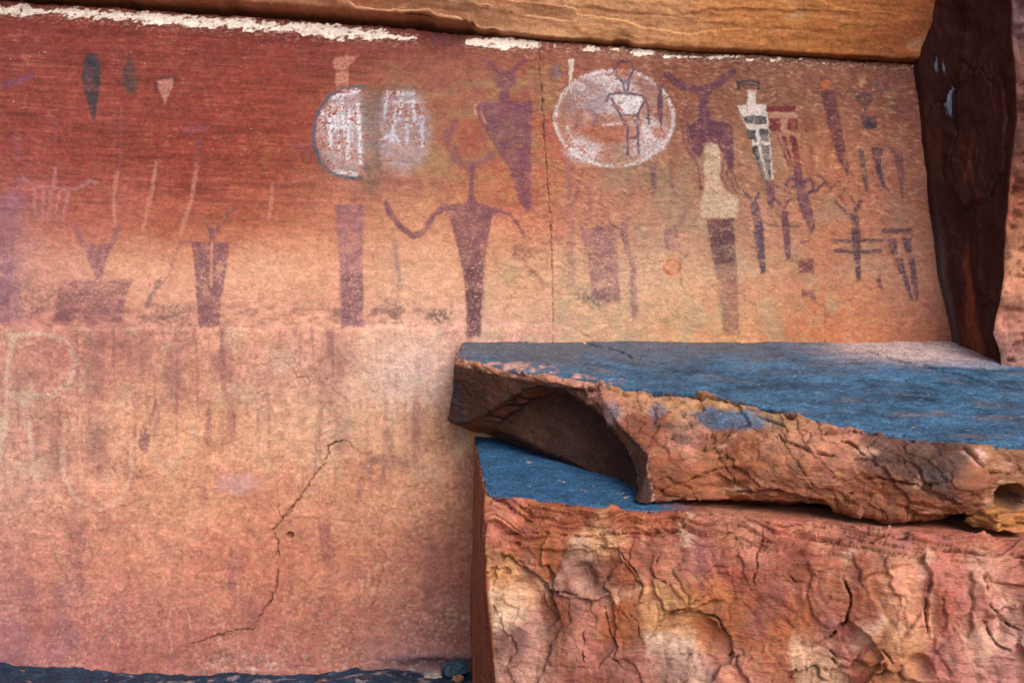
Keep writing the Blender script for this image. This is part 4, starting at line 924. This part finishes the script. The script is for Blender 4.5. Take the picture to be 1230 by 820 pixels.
wob = np.stack([fbm(x * 12, y * 12, z * 12 + k * 9, 4) for k in range(3)], 1) * 0.014
carve(P, sv, wob, disp, dark, [
    ([(600, 639), (660, 642), (700, 643), (740, 641), (780, 640), (830, 630)], 0.010, 0.06),
    ([(850, 638), (880, 640), (890, 655)], 0.007, 0.04),
    ([(602, 668), (622, 675), (640, 692), (655, 704), (662, 718), (670, 740)], 0.009, 0.045),
    ([(660, 712), (690, 712)], 0.007, 0.025),
    ([(738, 660), (752, 672), (765, 690), (772, 705), (766, 722)], 0.009, 0.045),
    ([(794, 662), (788, 680), (785, 692), (800, 702)], 0.008, 0.035),
    ([(800, 740), (815, 734), (840, 735), (862, 745), (876, 765), (880, 785), (874, 790)], 0.011, 0.05),
    ([(1010, 690), (1020, 715), (1016, 745), (1000, 765), (978, 778), (970, 800), (966, 815)], 0.013, 0.06),
    ([(990, 778), (1005, 792), (1022, 799)], 0.010, 0.045),
    ([(1050, 770), (1072, 795), (1064, 806), (1050, 815)], 0.008, 0.035),
    ([(975, 650), (1020, 655), (1060, 648), (1095, 645)], 0.012, 0.06),
    ([(1090, 650), (1130, 662), (1180, 664), (1230, 668)], 0.014, 0.07),
    ([(1120, 643), (1195, 643)], 0.014, 0.06),
    ([(910, 630), (940, 633), (965, 628), (1020, 628)], 0.008, 0.04),
    ([(1110, 668), (1118, 700), (1112, 730), (1116, 765)], 0.009, 0.04),
    ([(1170, 668), (1185, 695), (1192, 730), (1205, 750), (1230, 760)], 0.010, 0.045),
    ([(1180, 745), (1200, 775), (1215, 785)], 0.009, 0.035),
    ([(722, 725), (730, 760), (742, 775), (738, 790), (760, 805)], 0.010, 0.045),
    ([(755, 735), (766, 745), (768, 765)], 0.008, 0.035),
    ([(945, 688), (955, 700), (968, 700)], 0.007, 0.03),
    ([(700, 760), (702, 790), (712, 805)], 0.008, 0.035),
    ([(920, 618), (912, 660), (905, 700)], 0.007, 0.025)], 0.30, 0.006)
for (px, py, r, dep) in [(1105, 800, .06, .06), (718, 653, .045, .035), (625, 715, .10, .025), (835, 770, .12, .02), (620, 655, .02, .03), (1080, 640, .04, .04), (1195, 755, .06, .04), (700, 690, .07, .03)]:
    h = sv.at(px, py)
    if h is not None: disp -= dep * (1 - ss(0.4, 1.1, np.linalg.norm(P - h, axis=1) / r + 0.3 * fl))
# flake scarps: the rock on one side of these curved edges has fallen away
for poly, dep in [([(800, 740), (840, 735), (876, 765), (880, 790), (840, 830), (790, 830), (780, 770)], .045), ([(1016, 745), (978, 778), (966, 830), (1040, 830), (1060, 790), (1045, 760)], .05), ([(602, 668), (640, 692), (662, 718), (670, 745), (640, 760), (600, 740)], .04),
                  ([(1040, 690), (1110, 668), (1112, 730), (1080, 770), (1060, 740)], .03), ([(1130, 690), (1170, 690), (1165, 770), (1130, 770)], .02), ([(700, 720), (735, 716), (742, 775), (720, 800), (695, 770)], .03), ([(785, 665), (850, 660), (870, 720), (800, 735), (785, 700)], -.025), ([(1185, 690), (1240, 700), (1240, 770), (1200, 770)], .03), ([(650, 660), (738, 660), (770, 705), (720, 715), (660, 712)], .02)]:
    Q = [sv.at(*p) for p in poly]; Q = [q for q in Q if q is not None]
    if len(Q) < 3: continue
    sd_ = poly_sd(x + wob[:, 0] * 1.6, z + wob[:, 2] * 1.6, [(q[0], q[2]) for q in Q])
    disp -= dep * (1 - ss(-0.004, 0.006, sd_)) * front
Pall[act] = P + N0 * disp[:, None]
put(me, Pall); N1 = normals(me)[act]; P2 = Pall[act]
PT = [(600, 620, (190, 122, 98)), (650, 620, (165, 96, 62)), (700, 625, (150, 84, 54)), (760, 628, (165, 95, 62)), (820, 622, (176, 105, 74)), (880, 625, (206, 142, 110)), (940, 632, (190, 120, 95)),
      (1000, 645, (196, 130, 105)), (1060, 645, (190, 126, 104)), (1130, 650, (190, 116, 92)), (1200, 655, (180, 110, 88)),
      (595, 690, (226, 176, 120)), (630, 710, (226, 180, 138)), (650, 670, (180, 112, 66)), (700, 665, (130, 86, 68)), (720, 650, (228, 190, 140)), (710, 690, (125, 90, 78)), (745, 680, (170, 100, 70)), (770, 655, (165, 98, 76)),
      (600, 735, (245, 220, 180)), (640, 755, (200, 160, 140)), (672, 735, (130, 72, 44)), (705, 720, (206, 150, 118)), (700, 750, (190, 130, 112)), (735, 745, (176, 100, 50)), (760, 745, (168, 104, 66)),
      (810, 680, (205, 140, 108)), (830, 660, (190, 122, 108)), (800, 725, (226, 176, 120)), (820, 745, (218, 165, 110)), (810, 785, (228, 210, 180)), (825, 800, (200, 170, 150)), (860, 760, (196, 125, 78)), (850, 715, (190, 118, 70)),
      (880, 690, (172, 100, 80)), (900, 740, (176, 106, 66)), (905, 660, (206, 140, 115)), (940, 660, (165, 95, 80)), (935, 710, (156, 88, 72)), (960, 690, (176, 106, 76)), (960, 740, (186, 115, 72)), (1000, 700, (196, 130, 100)),
      (920, 780, (170, 104, 74)), (890, 805, (200, 140, 115)), (990, 795, (216, 180, 145)), (1010, 770, (180, 120, 108)), (1035, 690, (150, 84, 56)), (1045, 730, (150, 84, 58)), (1030, 780, (190, 122, 108)), (1055, 800, (176, 110, 66)),
      (1075, 690, (226, 165, 130)), (1090, 730, (226, 168, 130)), (1105, 715, (206, 150, 118)), (1080, 790, (214, 160, 115)), (1130, 690, (200, 128, 108)), (1150, 715, (160, 86, 70)), (1150, 755, (165, 92, 72)), (1140, 790, (196, 130, 120)),
      (1190, 690, (226, 180, 150)), (1205, 740, (222, 182, 158)), (1185, 770, (226, 190, 160)), (1180, 720, (190, 128, 115)), (1220, 700, (190, 115, 98)), (1215, 800, (196, 140, 130)), (630, 800, (206, 165, 145)), (670, 790, (200, 150, 125)), (690, 812, (170, 112, 100)), (760, 790, (172, 115, 102)), (620, 765, (120, 90, 86))]
WP = np.stack([fbm(x * 7, y * 7, z * 6 + k * 11, 5) for k in range(3)], 1).astype(np.float32) * np.array([.08, .06, .08], np.float32)
CC = patches3(P2 + WP, sv, PT, 0.055)
CC = CC + (np.asarray(alb((180, 110, 76)), np.float32) - CC) * 0.22
CC = CC * np.array([1.0, 0.92, 0.97], np.float32)
cn = fbm(x * 6 + wx * 6, y * 6, z * 5, 4); cn2 = fbm(x * 20, y * 20, z * 20, 4)
CC *= np.clip(1 + 0.24 * cn + 0.28 * cn2 + 0.14 * ra + 0.12 * rb, .3, 2)[:, None]
CC = layv(CC, (236, 196, 166), 0.5 * ss(0.28, 0.6, fbm(x * 6 + wx * 6, y * 6, z * 3.5 + 7, 5)) * front)
CC = layv(CC, (136, 66, 42), 0.5 * ss(0.2, 0.55, fbm(x * 6, y * 6, z * 3 + 17, 5)) * front)
CC = layv(CC, (150, 96, 98), 0.4 * ss(0.2, 0.55, fbm(x * 5, y * 5, z * 2.5 + 27, 5)) * front)
CC = layv(CC, (112, 62, 46), 0.55 * ss(0.15, 0.6, fbm(x * 7 + wx * 4, y * 3, z * 0.9 + 67, 4)) * front * (1 - strata))
var = ss(0.70, 0.88, N0[:, 2]) * ss(-0.05, -0.005, z - low_z(y) + 0.02 * fbm(x * 9, y * 9, z * 9, 3) + 0.02) * ss(1.0, 0.7, x)
bl = np.broadcast_to(np.asarray(alb((52, 92, 128)), np.float32), CC.shape) * np.clip(1 + 0.30 * fbm(x * 5, y * 5, 9 + 0 * z, 4) + 0.3 * fbm(x * 40, y * 40, z * 40, 3), .3, 2)[:, None]  # varnished top, its blue sky sheen painted into the colour
bl = bl + (np.asarray(alb((205, 178, 160)), np.float32) - bl) * (0.8 * ss(0.55, 0.7, fbm(x * 9, y * 9, 3 + 0 * z, 4)))[:, None]
CC = CC + (bl - CC) * var[:, None]
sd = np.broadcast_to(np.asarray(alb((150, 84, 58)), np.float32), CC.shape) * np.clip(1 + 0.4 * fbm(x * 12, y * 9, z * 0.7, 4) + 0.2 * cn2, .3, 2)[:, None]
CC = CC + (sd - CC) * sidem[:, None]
CC = layv(CC, (80, 46, 34), 0.35 * dark)  # crack shade painted into the block's colour
CA = np.tile(np.asarray(alb((150, 90, 66)), np.float32), (len(Pall), 1)); CA[act] = CC
VA = np.zeros(len(Pall), np.float32); VA[act] = var * 0.9
set_attr(me, CA, VA)
tag(link('boulder', me, M_ROCK), 'massive flaking pink and orange block carrying the tilted slab', 'boulder')

# ---------------- dark buttress closing the right end of the panel
nu, nv = 440, 620
tz = np.linspace(-0.2, 7.0, nv)
tu = np.concatenate([np.linspace(0, 1, 200), 1 + (np.linspace(0, 1, nu - 199)[1:] ** 1.8) * 10])
TU, TZ = np.meshgrid(tu, tz)
py = 410 - (TZ - CAMZ) * FPX / 6.0
bxk = np.interp(py, [-500, 0, 75, 220, 330, 400, 800], [1075, 1083, 1094, 1110, 1125, 1142, 1180])
xb = (bxk - 615) * 6.0 / FPX + 0.012 * fbm(TZ * 3, 0 * TZ, 0 * TZ + 4, 3)
pyf = 410 - (TZ - CAMZ) * FPX / 5.45
fxk = np.interp(pyf, [-600, 0, 60, 140, 220, 330, 400, 425, 800], [1190, 1201, 1206, 1215, 1210, 1208, 1198, 1206, 1215])
xf = (fxk - 615) * 5.45 / FPX
yf = -0.52 - 0.10 * np.clip(TZ - 2.6, 0, 9)
s = np.clip(TU, 0, 1)
q = np.clip(TU - 1, 0, 20)
XB = xb + (xf - xb) * s + 0.06 * np.sin(s * math.pi) * 0.5 + q * 1.1
YB = 0.10 - 0.10 * ss(0, 0.08, s) + (yf) * s - 0.05 * (1 - np.exp(-q * 12)) - 0.1 * q
corner = ss(0.86, 1.0, TU)
fq, eq, _r = facets(s * 2.2 + 0.3 * fbm(s * 3, TZ * 2, 71.0, 4), TZ * 1.3 + 0.3 * fbm(s * 3, TZ * 2, 73.0, 4), 37, 0.7)
XB += (0.030 * fq - 0.0) * ss(0.05, 0.2, s) * (1 - corner) + 0.02 * np.exp(-(eq / 0.02) ** 2) * ss(0.05, 0.2, s) * (1 - corner)
YB += -0.03 * fbm(XB * 3, TZ * 2.2, 1.0, 4) * ss(0.05, 0.3, s) - 0.014 * corner * fbm(XB * 6, TZ * 9, 3.0, 4) - ss(1.0, 1.04, TU) * (0.030 * flakes(fbm(XB * 3, TZ * 6, 8.0, 5) * 3, ss(-.1, .3, fbm(XB * 3, TZ * 4, 18.0, 3)), 0.12, 0.8))
XB += -0.02 * fbm(TZ * 2.5, s * 3, 5.0, 4) * ss(0.05, 0.3, s) * (1 - corner) - 0.01 * terrace(fbm(TZ * 3, s * 2, 15.0, 3) * 3, .1) * ss(0.05, .3, s) * (1 - corner)
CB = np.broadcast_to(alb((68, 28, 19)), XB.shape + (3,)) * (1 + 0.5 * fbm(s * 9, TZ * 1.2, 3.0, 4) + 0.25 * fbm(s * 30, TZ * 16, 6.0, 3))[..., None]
CB = lay(CB, alb((150, 74, 46)), 0.85 * ss(0.0, 0.5, fbm(s * 4, TZ * 0.8, 9.0, 3) + 0.3 * ss(3.0, 1.8, TZ)) * np.exp(-((s - 0.45) / 0.25) ** 2) * ss(3.9, 2.6, TZ))  # brown foot lightened: light falling there is put into the colour
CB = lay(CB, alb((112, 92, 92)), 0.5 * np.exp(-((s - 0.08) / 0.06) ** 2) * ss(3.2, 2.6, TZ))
for (hz, hs, hw, hh, kk) in [(3.72, .33, .045, .085, .9), (3.98, .22, .018, .06, .6), (3.95, .30, .015, .035, .7)]:
    CB = lay(CB, alb((150, 172, 196)), kk * (1 - ss(0.5, 1.1, np.hypot((s - hs) / hw, (TZ - hz) / hh) + 0.7 * fbm(s * 40, TZ * 9, 2.0, 3))))
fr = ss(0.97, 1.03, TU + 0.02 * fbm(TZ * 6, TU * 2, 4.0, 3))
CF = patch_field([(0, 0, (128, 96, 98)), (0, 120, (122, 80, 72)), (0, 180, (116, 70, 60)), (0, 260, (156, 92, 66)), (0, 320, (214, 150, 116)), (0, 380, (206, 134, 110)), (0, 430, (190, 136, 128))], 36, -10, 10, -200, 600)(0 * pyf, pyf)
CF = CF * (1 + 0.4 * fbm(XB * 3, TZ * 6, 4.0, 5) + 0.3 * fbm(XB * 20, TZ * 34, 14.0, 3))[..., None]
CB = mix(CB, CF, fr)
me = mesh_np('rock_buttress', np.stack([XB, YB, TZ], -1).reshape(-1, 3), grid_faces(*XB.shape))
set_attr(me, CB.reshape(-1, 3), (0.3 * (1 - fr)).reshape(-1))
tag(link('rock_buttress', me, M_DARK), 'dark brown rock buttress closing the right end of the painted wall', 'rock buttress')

# ---------------- loose stones
def stone(name, label, at, size, rot, col, seed, cat='stone', varn=0.0):
    bm = bmesh.new()
    bmesh.ops.create_cube(bm, size=2.0)
    bmesh.ops.subdivide_edges(bm, edges=bm.edges[:], cuts=15, use_grid_fill=True)
    P = np.array([v.co[:] for v in bm.verts], np.float32)
    r = np.linalg.norm(P, axis=1, keepdims=True)
    P = P * (0.62 + 0.38 / r)
    d = fbm(P[:, 0] * 1.3 + seed, P[:, 1] * 1.3, P[:, 2] * 1.3, 4)
    d2 = terrace(fbm(P[:, 0] * 1.1 + seed * 3, P[:, 1] * 1.1, P[:, 2] * 2.0, 3) * 2.5, 0.2)
    P = P * (1 + 0.30 * d + 0.07 * d2)[:, None] * np.array(size)
    c, s_ = math.cos(rot), math.sin(rot)
    P = P @ np.array([[c, s_, 0], [-s_, c, 0], [0, 0, 1]])
    for v, p in zip(bm.verts, P): v.co = p
    me = bpy.data.meshes.new(name); bm.to_mesh(me); bm.free()
    for p in me.polygons: p.use_smooth = True
    n = fbm(P[:, 0] * 30, P[:, 1] * 30, P[:, 2] * 30, 3)
    set_attr(me, alb(col) * (1 + 0.4 * n)[:, None], np.full(len(P), varn))
    o = link(name, me, M_ROCK); o.location = at
    return tag(o, label, cat)

def ground_z(x, y):
    base = 0.030 + 0.055 * ss(-2.4, -3.2, x) - 0.02 * ss(-2.6, -2.0, x) - 0.05 * ss(-0.12, -0.3, y) * 0 
    return base
x0, z0 = W(520, 806, 5.86); stone('stone', 'flat pale grey stone at the foot of the wall', (-0.51, -0.13, 0.055), (.055, .04, .018), .2, (190, 172, 160), 1.0)
stone('stone', 'dark blue grey stone wedged in the corner by the block', (-0.37, -0.10, 0.085), (.075, .05, .04), .5, (70, 92, 112), 4.0, varn=.6)
stone('stone', 'small tan stone lying between the pale stone and the block', (-0.345, -0.17, 0.045), (.035, .03, .018), 1.1, (186, 140, 110), 6.0)
hx, hz = W(1205, 622, 4.1); stone('stone', 'tan stone wedged in the gap under the slab at the far right', (hx, -1.86, hz - 0.01), (.10, .10, .045), .3, (190, 125, 72), 8.0)

# ================================================================== GROUND
xl = spaced(-14, -4.5, -0.2, 4.0, 0.011, 30)
yl = np.concatenate([np.linspace(-1.6, -0.66, 40), np.arange(-0.65, 0.06, 0.010)])
XL, YL = np.meshgrid(xl, yl)
UL = XL / PXM + 615
edgez = np.interp(UL, [-300, 0, 40, 90, 160, 200, 300, 400, 430, 470, 560, 640], [.10, .078, .064, .048, .010, .004, .012, .030, .055, .050, .030, .03])
ZL = edgez + 0.020 * fbm(XL * 4, YL * 6, 1.0, 4) + 0.014 * terrace(fbm(XL * 3, YL * 8, 2.0, 3) * 3, 0.12) / 2 - 0.55 * ss(-0.35, -1.6, YL) ** 1.0 + 0.01 * fbm(XL * 20, YL * 20, 4.0, 3)
CL = np.broadcast_to(alb((38, 56, 78)), XL.shape + (3,)) * (1 + 0.5 * fbm(XL * 9, YL * 14, 2.0, 4) + 0.3 * fbm(XL * 40, YL * 40, 3.0, 3))[..., None]  # dark varnish with the sky's blue reflection put into its colour
CL = lay(CL, alb((170, 150, 150)), 0.6 * ss(0.15, 0.5, fbm(XL * 8, YL * 12, 5.0, 4)) * ss(-2.7, -2.3, XL))
CL = lay(CL, alb((190, 140, 110)), 0.7 * ss(0.38, 0.55, fbm(XL * 7, YL * 9, 7.0, 4)))
me = mesh_np('rock_ledge', np.stack([XL, YL, ZL], -1).reshape(-1, 3), grid_faces(*XL.shape))
set_attr(me, CL.reshape(-1, 3), np.full(XL.size, 0.8))
tag(link('rock_ledge', me, M_ROCK), 'dark blue grey rock ledge along the foot of the wall', 'rock ledge')

xg = np.concatenate([-np.geomspace(400, 4, 40), np.linspace(-3.9, 4.4, 60), np.geomspace(4.5, 400, 40)])
yg = np.concatenate([-np.geomspace(500, 7, 40), np.linspace(-6.9, 0.6, 60)])
XG, YG = np.meshgrid(xg, yg)
ZG = -0.50 - 0.62 * ss(-1.0, -4.5, YG) + 0.05 * fbm(XG * .7, YG * .7, 1.0, 4)
CG = np.broadcast_to(alb((190, 132, 94)), XG.shape + (3,)) * (1 + 0.3 * fbm(XG * .9, YG * .9, 2.0, 4))[..., None]
me = mesh_np('ground', np.stack([XG, YG, ZG], -1).reshape(-1, 3), grid_faces(*XG.shape))
set_attr(me, CG.reshape(-1, 3))
tag(link('ground', me, M_ROCK), 'sandy orange ground in front of the rock shelter', kind='structure')
